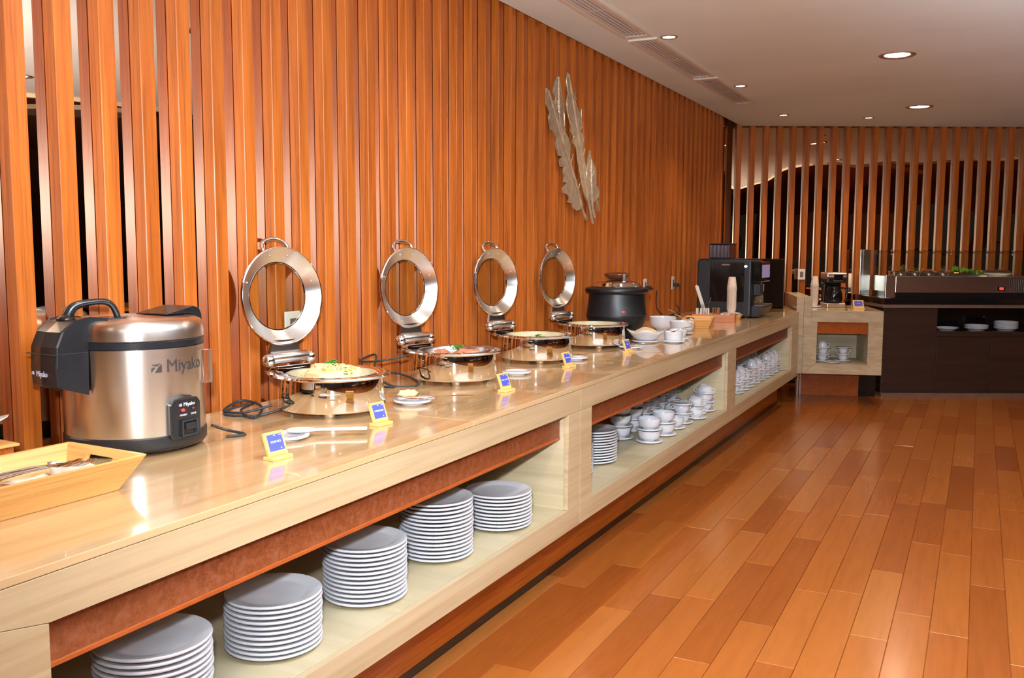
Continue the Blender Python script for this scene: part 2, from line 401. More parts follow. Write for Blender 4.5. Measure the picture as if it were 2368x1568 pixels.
dc = struct('ceiling_2', G().box(2.0, 12.2, -5.2, 18, 3.40, 3.5), 'ceiling_dark')
for i, (x, y, a, b) in enumerate([(4.4, 1.0, .75, .35), (4.9, 3.6, .9, .4), (4.4, 6.3, .7, .32), (6.4, 5.2, 1.0, .42), (6.6, 1.6, .8, .5), (6.0, 8.6, .9, .4), (8.2, 3.4, .9, .4)]):
    ring = [(a*cos(t*pi/12), b*sin(t*pi/12)) for t in range(24)]
    part('ceiling_disc', G().prism(ring, 3.25, 3.31), 'cove', dc, loc=(x, y, 0), rot=(0, 0, i*.5))
# right, rear and far-right walls with tall windows and blinds (seen in the mirrors)
def win_wall(name, length, height, wins, mat='dark_wall'):
    g = G(); x = 0
    for (a, b, z0, z1) in wins:
        g.box(x, a, 0, .2, 0, height); g.box(a, b, 0, .2, 0, z0); g.box(a, b, 0, .2, z1, height); x = b
    g.box(x, length, 0, .2, 0, height)
    return struct(name, g, mat)
WINS = [(1.0+i*2.3, 2.9+i*2.3, .35, 2.55) for i in range(7)]
wr = win_wall('wall_right', 23.2, 3.4, [(w[0], w[1], w[2], w[3]) for w in WINS+[(17.1+i*2.3, 19.0+i*2.3, .35, 2.55) for i in range(2)]])
wr.location = (12.2, -5.2, 0); wr.rotation_euler = (0, 0, pi/2)
wb = win_wall('wall_rear', 14.8, 3.4, WINS[:6]); wb.location = (-2.6, -5.4, 0)
for i, w in enumerate(WINS[:4]):
    wn = struct('window_%d' % (i+7), G().box(w[0], w[1], .06, .075, w[2], w[3]), 'pane'); wn.location = (12.2, -5.2, 0); wn.rotation_euler = (0, 0, pi/2)
    part('window_frame', G().box(w[0], w[0]+.05, .02, .1, w[2], w[3]).box(w[1]-.05, w[1], .02, .1, w[2], w[3]).box(w[0], w[1], .02, .1, w[2], w[2]+.05).box(w[0], w[1], .02, .1, w[3]-.05, w[3]).box(w[0], w[1], .02, .1, 1.6, 1.64), 'dark_wall', wn)
    if i in (0, 1): part('roller_blind', G().box(w[0]+.06, w[1]-.06, .19, .202, 1.3, w[3]-.02), 'blind', wn)
for i, w in enumerate(WINS[:6]):
    wn = struct('window_%d' % (i+1), G().box(w[0], w[1], .06, .075, w[2], w[3]), 'pane'); wn.location = (-2.6, -5.4, 0)
    part('window_frame', G().box(w[0], w[0]+.05, .04, .1, w[2], w[3]).box(w[1]-.05, w[1], .04, .1, w[2], w[3]).box(w[0], w[1], .04, .1, w[2], w[2]+.05).box(w[0], w[1], .04, .1, w[3]-.05, w[3]).box((w[0]+w[1])/2-.02, (w[0]+w[1])/2+.02, .04, .1, w[2], w[3]).box(w[0], w[1], .04, .1, 1.6, 1.64), 'dark_wall', wn)
    if i in (2, 3, 4): part('roller_blind', G().box(w[0]+.04, w[1]-.04, .21, .222, 1.35, w[3]+.05), 'blind', wn)
struct('wall_end', G().box(9.45, 9.65, 10.3, 20, 0, 3.4), 'dark_wall', rot=(0, 0, 0)).location = (2.9, 0, 0)

# floor: single planks where they show, joined ones beyond
fl = struct('floor', G().box(-2.6, 12.2, -5.2, 18, -.08, -.006), 'kick')
PW, X0 = .1377, -.2501
FH = Vector((-sin(BETA), cos(BETA)))
cells = []
rnd = random.Random(3)
i0 = -12
for i in range(i0, 92):
    xa = X0+i*PW; y = -5.2+rnd.random()*1.2
    while y < 17.5:
        ln = rnd.uniform(.75, 1.35); xb = xa+PW; y1 = y+ln; xm, ym = xa+PW/2, (y+y1)/2
        d = Vector((xm, ym)).dot(FH); lat = xm*RT.x+ym*RT.y
        if not (d > D_M+.4 and xm < 8.5) and xa < 12.1 and y1 > -5:
            vis = d > 1.2 and abs(lat/d) < .58 and xm > -1.9 and d < 9.7
            row = 784+(CAM_H/d)*F_PX-F_PX*math.tan(PITCH) if d > 0 else 0
            if vis and row > 1700: vis = False
            cells.append((0 if vis else 1, d if vis else 99+abs(d), xa, xb, y, y1, rnd.random()))
        y = y1
cells.sort(key=lambda c: (c[0], c[1]))
def plank_geo(g, xa, xb, ya, yb):
    e = .0009; c = .0012
    g.add([(xa+e, ya+e, -.006), (xb-e, ya+e, -.006), (xb-e, yb-e, -.006), (xa+e, yb-e, -.006),
           (xa+e, ya+e, -c), (xb-e, ya+e, -c), (xb-e, yb-e, -c), (xa+e, yb-e, -c),
           (xa+e+c, ya+e+c, 0), (xb-e-c, ya+e+c, 0), (xb-e-c, yb-e-c, 0), (xa+e+c, yb-e-c, 0)],
          [(0, 1, 5, 4), (1, 2, 6, 5), (2, 3, 7, 6), (3, 0, 4, 7), (4, 5, 9, 8), (5, 6, 10, 9), (6, 7, 11, 10), (7, 4, 8, 11), (8, 9, 10, 11)])
def tone(me, vals):
    at = me.attributes.new('tone', 'FLOAT', 'POINT'); at.data.foreach_set('value', vals)
rest = G(); tv = []
for n, (nv, d, xa, xb, ya, yb, t) in enumerate(cells):
    if n < 292 and not nv:
        g = G(); plank_geo(g, xa, xb, ya, yb); me = g.mesh('plank', M['plank']); tone(me, [t]*12); part('plank', me, None, fl)
    else:
        plank_geo(rest, xa, xb, ya, yb); tv += [t]*12
me = rest.mesh('planks_beyond', M['plank']); tone(me, tv); part('floorboards_beyond', me, None, fl, kind='stuff')

# dining tables out in the hall: the bronze mirrors behind the slats pick them up
def hall_table(x, y, rz, label):
    t = thing('dining_table', label, 'table', (x, y, 0), rz, 'dining tables in the hall')
    part('tabletop', G().box(-.8, .8, -.45, .45, .72, .76), 'pine', t, bevel=.004)
    for a in (-.7, .7):
        for b in (-.36, .36): part('leg', G().box(a-.03, a+.03, b-.03, b+.03, 0, .7195), 'kick', t)
for i, (x, y, a) in enumerate([(4.6, 2.2, .2), (4.9, 5.0, -.1), (5.0, 8.2, .3), (7.4, 3.4, .1), (7.5, 6.6, 0)]):
    hall_table(x, y, a, 'pale wooden dining table in the hall, mirrored behind the slats')
# ceiling lamps and air vents
def downlight(name, x, y, r, label, group, big):
    t = thing(name, label, 'ceiling light', (x, y, ZC), 0, group)
    part('rim', G().lathe([(r*.78, .004), (r*.80, -.004), (r*.98, -.008), (r*1.06, -.003), (r*1.06, .0)], 28), 'rim', t)
    part('reflector', G().lathe([(r*.8, -.003), (r*.70, .012)], 28), 'handle_chrome', t)
    part('lens', G().lathe([(0, -.0015), (r*.72, -.0015), (r*.72, 0)], 28), 'lamp_big' if big else 'lamp', t)
    return t
for i, (x, y) in enumerate(SMALL):
    lab = ['', '', '', 'small spotlight over the counter near the camera', 'small warm spotlight beside the joint of the first two air vents', 'small warm spotlight beside the third, farthest air vent', 'small warm spotlight near the far left ceiling corner', 'small warm spotlight in front of the far slat wall'][i] or 'small warm spotlight in the counter row behind the camera'
    downlight('spotlight', x, y, .052, lab, 'small ceiling spotlights', False)
for i, (x, y) in enumerate(LARGE):
    lab = {4: 'larger white round downlight, the nearer of the two above the aisle', 5: 'larger white round downlight, the farther of the two above the aisle'}.get(i, 'larger round downlight above the aisle near the camera')
    downlight('downlight', x, y, .115, lab, 'large ceiling downlights', True)
for (x, y) in OTHER: downlight('downlight', x, y, .1, 'round downlight above the hall floor right of the aisle', 'hall downlights', True)
def vent(y0, y1, label):
    x0, x1 = -2.088, -1.895; t = thing('air_vent', label, 'air vent', ((x0+x1)/2, (y0+y1)/2, ZC), 0, 'linear air vents')
    hx, hy = (x1-x0)/2, (y1-y0)/2
    part('backing', G().box(-hx+.02, hx-.02, -hy+.03, hy-.03, .004, .0055), 'vent_dark', t, loc=(0, 0, -.006))
    part('frame', G().box(-hx, -hx+.028, -hy, hy, -.012, 0).box(hx-.028, hx, -hy, hy, -.012, 0).box(-hx+.028, hx-.028, -hy, -hy+.035, -.012, 0).box(-hx+.028, hx-.028, hy-.035, hy, -.012, 0), 'vent', t, bevel=.002)
    for k in range(5):
        xx = -hx+.045+k*(2*hx-.09)/4
        part('slat', G().box(xx-.0045, xx+.0045, -hy+.03, hy-.03, -.010, -.002), 'vent', t)
    for yy in (-hy+.07, -.02, hy-.12, hy-.05):
        part('crossbar', G().box(-hx+.028, hx-.028, yy-.004, yy+.004, -.0115, -.0105), 'white', t)
vent(2.76, 4.21, 'linear air vent in the ceiling near the camera'); vent(4.28, 5.69, 'first white linear air vent, cut by the top of the picture')
vent(5.775, 7.21, 'middle one of the white linear air vents'); vent(7.28, 8.655, 'farthest white linear air vent, towards the corner')

# ------------------------------------------------------------------ the stone counter
XF = -1.5206; ZT = .9; ZS = .788; ZSH = .3757; ZB = .283
top = thing('stone_worktop', 'long glossy cream travertine worktop along the slat wall', 'worktop', (0, 0, 0))
for (a, b) in [(.55, 2.72), (2.722, 4.60), (4.602, 6.475), (6.477, 9.06)]:
    part('worktop_slab', G().box(-2.425, XF, a, b, ZT-.018, ZT), 'stone_top', top, bevel=.0015)
def bay(ya, yb, oa, ob, label, mitre=False):
    t = thing('counter_unit', label, 'counter', (0, 0, 0), 0, 'open shelf units of the counter')
    xr = XF-.02
    e = .0008
    # face stones: top rail, bottom rail, two stiles
    if mitre:
        part('face_stone', G().prism([(ya+.002, ZT-.0195), (yb-e, ZT-.0195), (yb-e, ZS), (oa, ZS)], xr, XF, 'x'), 'stone', t, bevel=.001)
        part('face_stone', G().prism([(oa-.0012, ZS-.001), (oa-.0012, ZSH), (ya-.06, ZSH), (ya-.06, ZT-.0195), (ya, ZT-.0195)], xr, XF, 'x'), 'stone', t, bevel=.001)
    else:
        part('face_stone', G().box(xr, XF, ya+e, yb-e, ZS, ZT-.0195), 'stone', t, bevel=.001)
        part('face_stone', G().box(xr, XF, ya+e, oa, ZSH, ZS-.0008), 'stone', t, bevel=.001)
    part('face_stone', G().box(xr, XF, ob, yb-e, ZSH, ZS-.0008), 'stone', t, bevel=.001)
    part('face_stone', G().box(xr, XF, ya+e, yb-e, ZB, ZSH-.0008), 'stone', t, bevel=.001)
    part('shelf_board', G().box(-2.40, xr-.0005, oa-.05, ob+.05, ZSH-.03, ZSH), 'stone_in', t)
    part('side_panel', G().box(-2.40, xr-.0005, oa-.03, oa, ZSH+.0005, ZS+.05), 'stone_in', t)
    part('side_panel', G().box(-2.40, xr-.0005, ob, ob+.03, ZSH+.0005, ZS+.05), 'stone_in', t)
    part('back_panel', G().box(-2.42, -2.4005, oa-.03, ob+.03, ZSH, ZS+.05), 'dark_wall', t)  # dark brown puts the valance's shade into the panel colour
    part('valance', G().box(-1.582, -1.562, oa+.0005, ob-.0005, .692, ZS+.08), 'rust', t)
    part('valance_lip', G().box(-1.586, -1.558, oa+.0005, ob-.0005, .680, .6918), 'lip', t, bevel=.002)
    part('underside', G().box(-2.40, xr-.0005, ya, yb, ZB, ZSH-.0305), 'kick', t)
    part('plinth', G().box(-2.40, -1.70, ya+e, yb-e, 0.034, ZB-.0005), 'kick', t)
    part('shadow_strip', G().box(-2.40, -1.697, ya+e, yb-e, 0.0, .0335), 'gloss_black', t)  # black strip stands in for the shade along the plinth's foot
    return t
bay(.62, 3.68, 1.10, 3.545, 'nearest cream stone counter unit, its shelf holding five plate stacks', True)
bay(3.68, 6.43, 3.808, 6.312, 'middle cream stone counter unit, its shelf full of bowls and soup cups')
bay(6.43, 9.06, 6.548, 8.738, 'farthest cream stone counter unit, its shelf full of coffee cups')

# ------------------------------------------------------------------ porcelain
def plate_mesh(r=.135, h=.02, name='plate', n=40):
    foot = r*.62
    return G().lathe([(0, .006), (foot-.004, .006), (foot-.002, 0), (foot+.002, 0), (foot+.004, .005), (r*.74, .0065), (r-.004, h-.0085), (r-.001, h-.0065), (r, h-.004), (r-.001, h-.0012), (r-.003, h),
                      (r*.80, .0158), (r*.71, .0118), (r*.64, .0103), (0, .010)], n).mesh(name, M['porcelain'])
P_MESH = plate_mesh()
def stack(x, y, z, n, where, group, mesh=P_MESH, pitch=.0142, name='dinner_plate'):
    for k in range(n):
        o = part(name, mesh, None, None, (x+random.uniform(-.0018, .0018), y+random.uniform(-.0018, .0018), z+k*pitch))
        tag(o, ('topmost white dinner plate of ' if k == n-1 else 'bottom white dinner plate of ' if k == 0 else 'white dinner plate in the middle of ')+where, 'plate', group)
stack(-1.695, 1.49, ZSH, 14, 'the nearest stack, at the picture edge', 'dinner plates in the nearest stack')
stack(-1.722, 1.935, ZSH, 11, 'the second stack of the nearest shelf', 'dinner plates in the second stack')
stack(-1.717, 2.36, ZSH, 13, 'the third stack of the nearest shelf', 'dinner plates in the third stack')
stack(-1.725, 2.812, ZSH, 15, 'the tall fourth stack of the nearest shelf', 'dinner plates in the tall fourth stack')
stack(-1.692, 3.238, ZSH, 10, 'the low stack beside the stone side panel', 'dinner plates in the low fifth stack')
stack(-1.782, 4.468, ZSH, 12, 'the stack on the middle shelf', 'dinner plates on the middle shelf')
stack(-1.795, 4.16, ZSH, 11, 'the stack half hidden behind the stone pier', 'dinner plates hidden behind the pier')
SAUCER = plate_mesh(.078, .015, 'saucer', 32)
def bowl_mesh(r=.064, h=.056, name='bowl', lip=.0):
    return G().lathe([(0, .004), (r*.42, .004), (r*.44, 0), (r*.5, 0), (r*.56, .006), (r*.80, h*.22), (r*.93, h*.45), (r*.99, h*.75), (r+lip, h-.001), (r+lip-.0015, h), (r-.004, h-.002), (r*.94, h*.75), (r*.87, h*.45), (r*.74, h*.24), (r*.45, .010), (0, .008)], 32).mesh(name, M['porcelain'])
BOWL = bowl_mesh(.066, .062)
def ring_handle(x, z, r=.011, t=.0035, w=.007):
    g = G(); pts_ = [(x+r*1.0*cos(a*pi/8), 0, z+r*sin(a*pi/8)) for a in range(16)]
    return g.tube(pts_, t, 8, True)
def soup_cup_proto(invert=False):
    t = bpy.data.objects.new('soup_cup', None); COL.objects.link(t)
    r, h = .052, .05
    part('cup_body', G().lathe([(0, .004), (r*.6, .003), (r*.62, 0), (r*.68, 0), (r*.72, .006), (r*.95, .016), (r, .028), (r*1.0, h-.001), (r*.985, h), (r-.004, h-.002), (r*.92, .02), (r*.6, .009), (0, .007)], 30), 'porcelain', t)
    for s_ in (-1, 1): part('handle', ring_handle(s_*(r+.009), h-.013, .0105, .0033), 'porcelain', t)
    return t
def coffee_cup_proto():
    t = bpy.data.objects.new('coffee_cup', None); COL.objects.link(t)
    r, h = .043, .055
    part('cup_body', G().lathe([(0, .004), (r*.58, .003), (r*.6, 0), (r*.66, 0), (r*.70, .005), (r*.9, .012), (r, .024), (r*1.02, h-.001), (r*1.0, h), (r-.004, h-.002), (r*.9, .02), (r*.5, .008), (0, .007)], 28), 'porcelain', t)
    part('handle', G().tube([(r*.96, 0, h*.82), (r+.016, 0, h*.86), (r+.024, 0, h*.68), (r+.020, 0, h*.45), (r+.008, 0, h*.28), (r*.93, 0, h*.26)], .0036, 8), 'porcelain', t)
    return t
soup0, cup0 = soup_cup_proto(), coffee_cup_proto()
used = {'soup': False, 'cup': False}
def place(proto, key, loc, rz, label, cat, group, flip=False):
    if not used[key]: used[key] = True; o = proto; o.location = loc; o.rotation_euler = (0, 0, rz)
    else: o = dup(proto, loc, rz)
    if flip: o.rotation_euler = (pi, 0, rz)
    else: o.rotation_euler = (0, 0, rz)
    tag(o, label, cat, group); return o
def tower(x, y, z, seq, where, group, rz=0):
    """seq: s saucer, b bowl, u soup cup, c coffee cup, C coffee cup upside down, U soup cup upside down"""
    cnt = {}
    tot = {k: seq.count(k) for k in set(seq)}
    ords = ['lowest', 'second', 'third', 'fourth', 'fifth']
    for ch in seq:
        i = cnt.get(ch, 0); cnt[ch] = i+1
        o_ = ('' if tot[ch] == 1 else 'top ' if i == tot[ch]-1 else ords[i]+' ')
        jx, jy = random.uniform(-.002, .002), random.uniform(-.002, .002); a = rz+random.uniform(-.5, .5)
        if ch == 's':
            tag(part('saucer', SAUCER, None, None, (x+jx, y+jy, z)), o_+'white saucer '+where, 'saucer', group); z += .0095
        elif ch == 'b':
            tag(part('bowl', BOWL, None, None, (x+jx, y+jy, z)), o_+'white round bowl '+where, 'bowl', group); z += .0615
        elif ch in 'uU':
            place(soup0, 'soup', (x+jx, y+jy, z+(.051 if ch == 'U' else 0)), a, o_+('upturned ' if ch == 'U' else '')+'two-handled white soup cup '+where, 'cup', group, ch == 'U'); z += .0505
        elif ch in 'cC':
            place(cup0, 'cup', (x+jx, y+jy, z+(.056 if ch == 'C' else 0)), a, o_+('upturned ' if ch == 'C' else '')+'white coffee cup '+where, 'cup', group, ch == 'C'); z += .0555
BG = 'bowls on the middle shelf'
tower(-1.665, 5.06, ZSH, 'sbsb', 'of the front bowl tower nearest the plates', BG)
tower(-1.655, 5.30, ZSH, 'sbsb', 'of the second front bowl tower', BG)
tower(-1.665, 5.53, ZSH, 'sb', 'of the low third front bowl pile', BG)
tower(-1.85, 5.08, ZSH, 'sbsbb', 'of the three-bowl tower behind the plates', BG)
tower(-1.865, 5.34, ZSH, 'sbsbb', 'of the second rear bowl tower', BG)
UG = 'soup cups on the middle shelf'
tower(-1.67, 5.72, ZSH, 'susus', 'of the soup cup tower capped by a saucer', UG, .4)
tower(-1.64, 5.93, ZSH, 'su', 'of the single soup cup at the shelf front', UG, .3)
tower(-1.68, 6.075, ZSH, 'susU', 'of the two-tier soup cup tower, second from the side panel', UG, .35)
tower(-1.66, 6.238, ZSH, 'sususU', 'of the three-tier soup cup tower against the side panel', UG, .35)
tower(-1.90, 5.62, ZSH, 'sususU', 'of the nearest shaded rear soup cup tower', UG, 1.2)
tower(-1.92, 5.84, ZSH, 'sususU', 'of the second shaded rear soup cup tower', UG, 1.1)
tower(-1.93, 6.04, ZSH, 'sususU', 'of the third shaded rear soup cup tower', UG, 1.0)
tower(-1.90, 6.226, ZSH, 'sususU', 'of the shaded rear soup cup tower in the shelf corner', UG, 1.1)
CG = 'coffee cups on the farthest shelf'
for i, (y, s_) in enumerate([(7.12, 'scscC'), (7.31, 'scscC'), (7.52, 'scscs'), (7.73, 'scscsC'), (7.93, 'scscC'), (8.12, 'scscs'), (8.32, 'scscC'), (8.50, 'scscC'), (8.66, 'scscC')]):
    wh = ['first', 'second', 'third', 'fourth, taller', 'fifth', 'sixth', 'seventh', 'eighth', 'last'][i]
    tower(-1.665, y, ZSH, s_, 'of the %s front tower on the farthest shelf' % wh, CG, .55)
    tower(-1.86, y+.03 if i < 8 else 8.655, ZSH, ['scscC', 'scscsC', 'scscC'][i % 3], 'of the %s rear tower on the farthest shelf' % wh, CG, .7)

# ------------------------------------------------------------------ round chafers
def chafer(y, label, food, x=-2.068, rz=radians(78)):
    t = thing('chafing_dish', label, 'chafing dish', (x, y, ZT), rz, 'round chafing dishes with open lids')
    r = .187
    part('body', G().lathe([(0, .017), (r-.02, .017), (r-.002, .019), (r+.003, .027), (r-.0065, .128)], 56), 'chrome', t)
    for a in (45, 135, 225, 315):
        part('foot', G().lathe([(0, 0), (.016, 0), (.020, .006), (.020, .0165), (0, .0165)], 18, (r*.78*cos(radians(a)), r*.78*sin(radians(a)), 0)), 'chrome', t)
    # rolled rim stretched towards the hinge at the back
    def rimring(prof, n=64):
        vs = []; k = len(prof)
        for i in range(n):
            a = 2*pi*i/n
            for (q, z, w) in prof:
                xx, yy = q*cos(a), q*sin(a)
                st = max(0, sin(a))**2*w
                fl_ = 1+.18*st*abs(cos(a))
                vs.append((xx*fl_, yy*(1+.34*st), z))
        fs = [(i*k+j, ((i+1) % n)*k+j, ((i+1) % n)*k+j+1, i*k+j+1) for i in range(n) for j in range(k-1)]
        return G().add(vs, fs, True)
    part('rim', rimring([(r-.002, .128, .2), (r+.016, .131, .9), (r+.021, .136, 1), (r+.018, .141, 1), (r+.004, .1425, .9), (r-.012, .139, .5), (r-.022, .138, .2), (r-.026, .141, 0), (r-.032, .139, 0), (r-.034, .125, 0)]), 'chrome', t)
    part('food_pan', G().lathe([(r-.030, .141), (r-.036, .140), (r-.040, .118), (r-.06, .098), (0, .095)], 44), 'pan_cream' if food != 'fish' else 'steel', t)
    # hinge
    part('hinge_bracket', G().box(-.075, .075, .215, .262, .138, .152), 'chrome', t, bevel=.003)
    part('hinge_barrel', G().lathe([(0, -.082), (.019, -.082), (.021, -.078), (.021, .078), (.019, .082), (0, .082)], 20).xf(Matrix.Rotation(pi/2, 4, 'Y')), 'steel', t, loc=(0, .246, .178))
    for s_ in (-1, 1): part('hinge_cap', G().ball((0, 0, 0), .025, 16), 'handle_chrome', t, loc=(s_*.094, .246, .172))
    # lid ring, standing open
    lid = bpy.data.objects.new('lid', None); COL.objects.link(lid); lid.parent = t; lid.location = (0, .262, .200); lid.rotation_euler = (radians(-3), 0, 0)
    R, ri, zc_ = .180, .128, .207
    toY = Matrix.Translation((0, 0, zc_)) @ Matrix.Rotation(-pi/2, 4, 'X')   # lathe axis z -> +y (back)
    part('lid_band', G().lathe([(R, 0), (R+.004, .002), (R+.004, .009), (R-.002, .012), (ri+.004, .040), (ri, .040), (ri-.003, .036), (ri+.001, .034), (R-.004, .004), (R, 0)], 60).xf(toY), 'brushed_y', lid)
    part('lid_edge', G().tube([((R+.002)*cos(a*pi/28), 0, (R+.002)*sin(a*pi/28)) for a in range(56)], .0042, 8, True).xf(Matrix.Translation((0, .004, zc_))), 'chrome', lid)
    part('glass_window', G().lathe([(0, .0405), (ri+.003, .0405), (ri+.003, .0375), (0, .0375)], 48).xf(toY), 'pane', lid)
    part('window_ring', G().tube([((ri)*cos(a*pi/24), 0, (ri)*sin(a*pi/24)) for a in range(48)], .0032, 6, True).xf(Matrix.Translation((0, .036, zc_))), 'chrome', lid)
    for a in (20, 75, 105, 160, 255, 285):
        q = radians(a); rr = (R+ri)/2+.002
        part('rivet', G().ball((rr*cos(q), .017, zc_+rr*sin(q)), .0045, 8), 'handle_chrome', lid)
    part('lid_handle', G().tube(smooth([(-.055, .020, zc_+R*.88), (-.060, .034, zc_+R*.98), (-.047, .046, zc_+R*1.13), (0, .050, zc_+R*1.20), (.047, .046, zc_+R*1.13), (.060, .034, zc_+R*.98), (.055, .020, zc_+R*.88)]), .008, 10), 'handle_chrome', lid)
    part('lid_bracket', G().prism([(-.07, -.012), (.07, -.012), (.058, .042), (-.058, .042)], .006, .020, 'y'), 'steel', lid)
    # food
    rn = random.Random(int(y*100))
    if food == 'rice':
        f = part('rice_mound', G().ball((0, 0, .108), .116, 36, (1, 1, .50), .35, 3), 'rice', t); f['kind'] = 'stuff'
        for mt, nn, nm in (('rice', 420, 'rice_grains'), ('carrot', 210, 'carrot_pieces'), ('egg', 130, 'egg_pieces'), ('parsley', 44, 'green_pieces')):
            g = G()
            for _ in range(nn):
                a = rn.random()*2*pi; q = sqrt(rn.random())*.112; zz = .108+.058*sqrt(max(0, 1-(q/.118)**2))*(1+.12*rn.random())-.003
                g.ball((q*cos(a), q*sin(a), zz), rn.uniform(.003, .0062), 6, (rn.uniform(.6, 1.5), rn.uniform(.6, 1.5), .8))
            part(nm, g, mt, t, kind='stuff')
        sprig(t, (0.0, .0, .164), .030)
    elif food == 'fish':
        for (fx, fy, a) in [(-.07, .01, .2), (-.045, -.06, .9), (.055, -.05, -.4), (.08, .03, .3), (.0, .075, 1.2)]:
            g = G().ball((0, 0, 0), .034, 16, (1.35, .8, .55), .6, fx*50)
            part('chicken_piece', g, 'meat', t, loc=(fx, fy, .118), rot=(0, 0, a))
        sprig(t, (-.008, -.02, .140), .030)
    elif food == 'cream':
        part('creamy_food', G().lathe([(0, .112), (.10, .110), (.141, .104)], 36), 'cream_food', t); sprig(t, (.0, -.02, .120), .026)
    else:
        part('creamy_food', G().lathe([(0, .106), (.10, .104), (.139, .102)], 36), 'cream_food', t)
    return t
def sprig(t, c, s_):
    g = G(); rn = random.Random(int(c[2]*1000))
    for i in range(34):
        a = rn.random()*2*pi; q = rn.random()*s_; zz = c[2]+rn.random()*s_*.75
        g.ball((c[0]+q*cos(a), c[1]+q*sin(a), zz), s_*.17, 6, (1, .8, .5), .8, i)
    part('parsley_sprig', g, 'parsley', t)
chafer(2.66, 'open steel chafing dish of fried rice, nearest the rice cooker', 'rice')
chafer(3.53, 'open steel chafing dish with chicken pieces, second from the rice cooker', 'fish')
chafer(4.38, 'open steel chafing dish with a sprig in cream food, third from the rice cooker', 'cream')
chafer(5.20, 'open steel chafing dish beside the black soup kettle', 'plain')

# ------------------------------------------------------------------ rice cooker
cx_, cy_ = -2.225, 1.925
rc = thing('rice_cooker', 'large brushed steel rice cooker with black handle and base', 'rice cooker', (cx_, cy_, ZT), rot_dir(-cx_, -cy_))
R = .196
part('base', G().lathe([(0, .006), (R-.02, .006), (R-.004, .012), (R+.003, .022), (R+.003, .050), (R-.001, .054), (0, .054)], 64), 'matt_black', rc)
for a in (30, 150, 270): part('foot', G().lathe([(0, 0), (.018, 0), (.018, .008), (0, .008)], 14, (R*.8*cos(radians(a)), R*.8*sin(radians(a)), 0)), 'rubber', rc)
part('body', G().lathe([(R-.001, .054), (R, .058), (R, .302), (R-.003, .304)], 80), 'brushed', rc)
part('gasket_band', G().lathe([(R-.004, .304), (R+.001, .305), (R+.001, .322), (R-.002, .325)], 64), 'black', rc)
part('lid', G().lathe([(R-.003, .325), (R+.003, .327), (R+.003, .352), (R-.001, .366), (R-.008, .375), (R-.020, .381), (R-.034, .383), (R-.038, .381), (0, .3835)], 72), 'brushed', rc)
def wrap(g, rad, a0, z, tilt=0):   # wraps flat geometry (x right, y up, z out) on a cylinder; a0 measured from local -Y, positive to the right
    for i, (x, y, zz) in enumerate(g.v):
        a = a0+x/rad; g.v[i] = ((rad+zz)*sin(a), -(rad+zz)*cos(a), z+y)
    return g
def logo_mark(s_):
    g = G()
    g.prism([(-s_*.5, s_*.32), (s_*.42, s_*.44), (s_*.05, s_*.12)], 0, .0006)
    g.prism([(-s_*.5, -s_*.44), (-s_*.5, -s_*.05), (-s_*.25, .0+s_*.1), (-s_*.1, s_*.02)], 0, .0006)
    g.prism([(-s_*.18, -s_*.44), (s_*.5, -s_*.44), (s_*.5, s_*.36), (s_*.2, s_*.12)], 0, .0006)
    return g
A_LOGO = radians(39)
part('lettering', wrap(text_geo('Miyako', .052, .0004, True, .92), R+.0006, A_LOGO+.10, .252), 'grey_ink', rc, label='dark brand lettering')
part('logo_mark', wrap(logo_mark(.030), R+.0004, A_LOGO-.39, .250), 'grey_ink', rc)
# control panel on the lower front
cp = bpy.data.objects.new('control_panel', None)
g = G(); n_ = 12; prof = []
w2 = .052
vs = []
pan = G().prism([(-w2, -.055), (-w2+.008, -.062), (w2-.008, -.062), (w2, -.055), (w2, .040), (w2*.75, .054), (0, .060), (-w2*.75, .054), (-w2, .040)], -.002, .016)
# subdivide by wrapping corner-wise is enough at this size
cpo = part('control_panel', wrap(pan, R, radians(40), .102), 'black', rc, bevel=.003)
part('lettering', wrap(text_geo('Miyako', .015, .0003, True), R+.0172, radians(40)+.03, .140), 'ink', cpo)
part('logo_mark', wrap(logo_mark(.009), R+.0170, radians(40)-.12, .140), 'ink', cpo)
part('lettering', wrap(text_geo('WARM', .008, .0003, True), R+.0172, radians(40)-.075, .110), 'ink', cpo)
part('lettering', wrap(text_geo('COOK', .008, .0003, True), R+.0172, radians(40)+.105, .110), 'ink', cpo)
part('indicator_light', wrap(G().ball((0, 0, 0), .0055, 12, (1.2, .9, .5)), R+.0168, radians(40)-.075, .124), 'red_led', cpo, label='lit red indicator light')
part('indicator_light', wrap(G().ball((0, 0, 0), .004, 12, (1.2, .9, .5)), R+.0168, radians(40)+.105, .125), 'sauce', cpo)
part('switch_frame', wrap(G().box(-.030, .030, -.024, -.019, 0, .004).box(-.030, .030, .019, .024, 0, .004).box(-.030, -.025, -.019, .019, 0, .004).box(.025, .030, -.019, .019, 0, .004), R+.016, radians(42), .071), 'dark_grey', cpo)
part('switch_lever', wrap(G().box(-.019, .019, -.006, .012, 0, .007), R+.016, radians(42), .073), 'black', cpo, bevel=.002)
# latch housing on the left with carrying handle
lh = bpy.data.objects.new('latch_housing', None); COL.objects.link(lh); lh.parent = rc; lh.rotation_euler = (0, 0, radians(-54))
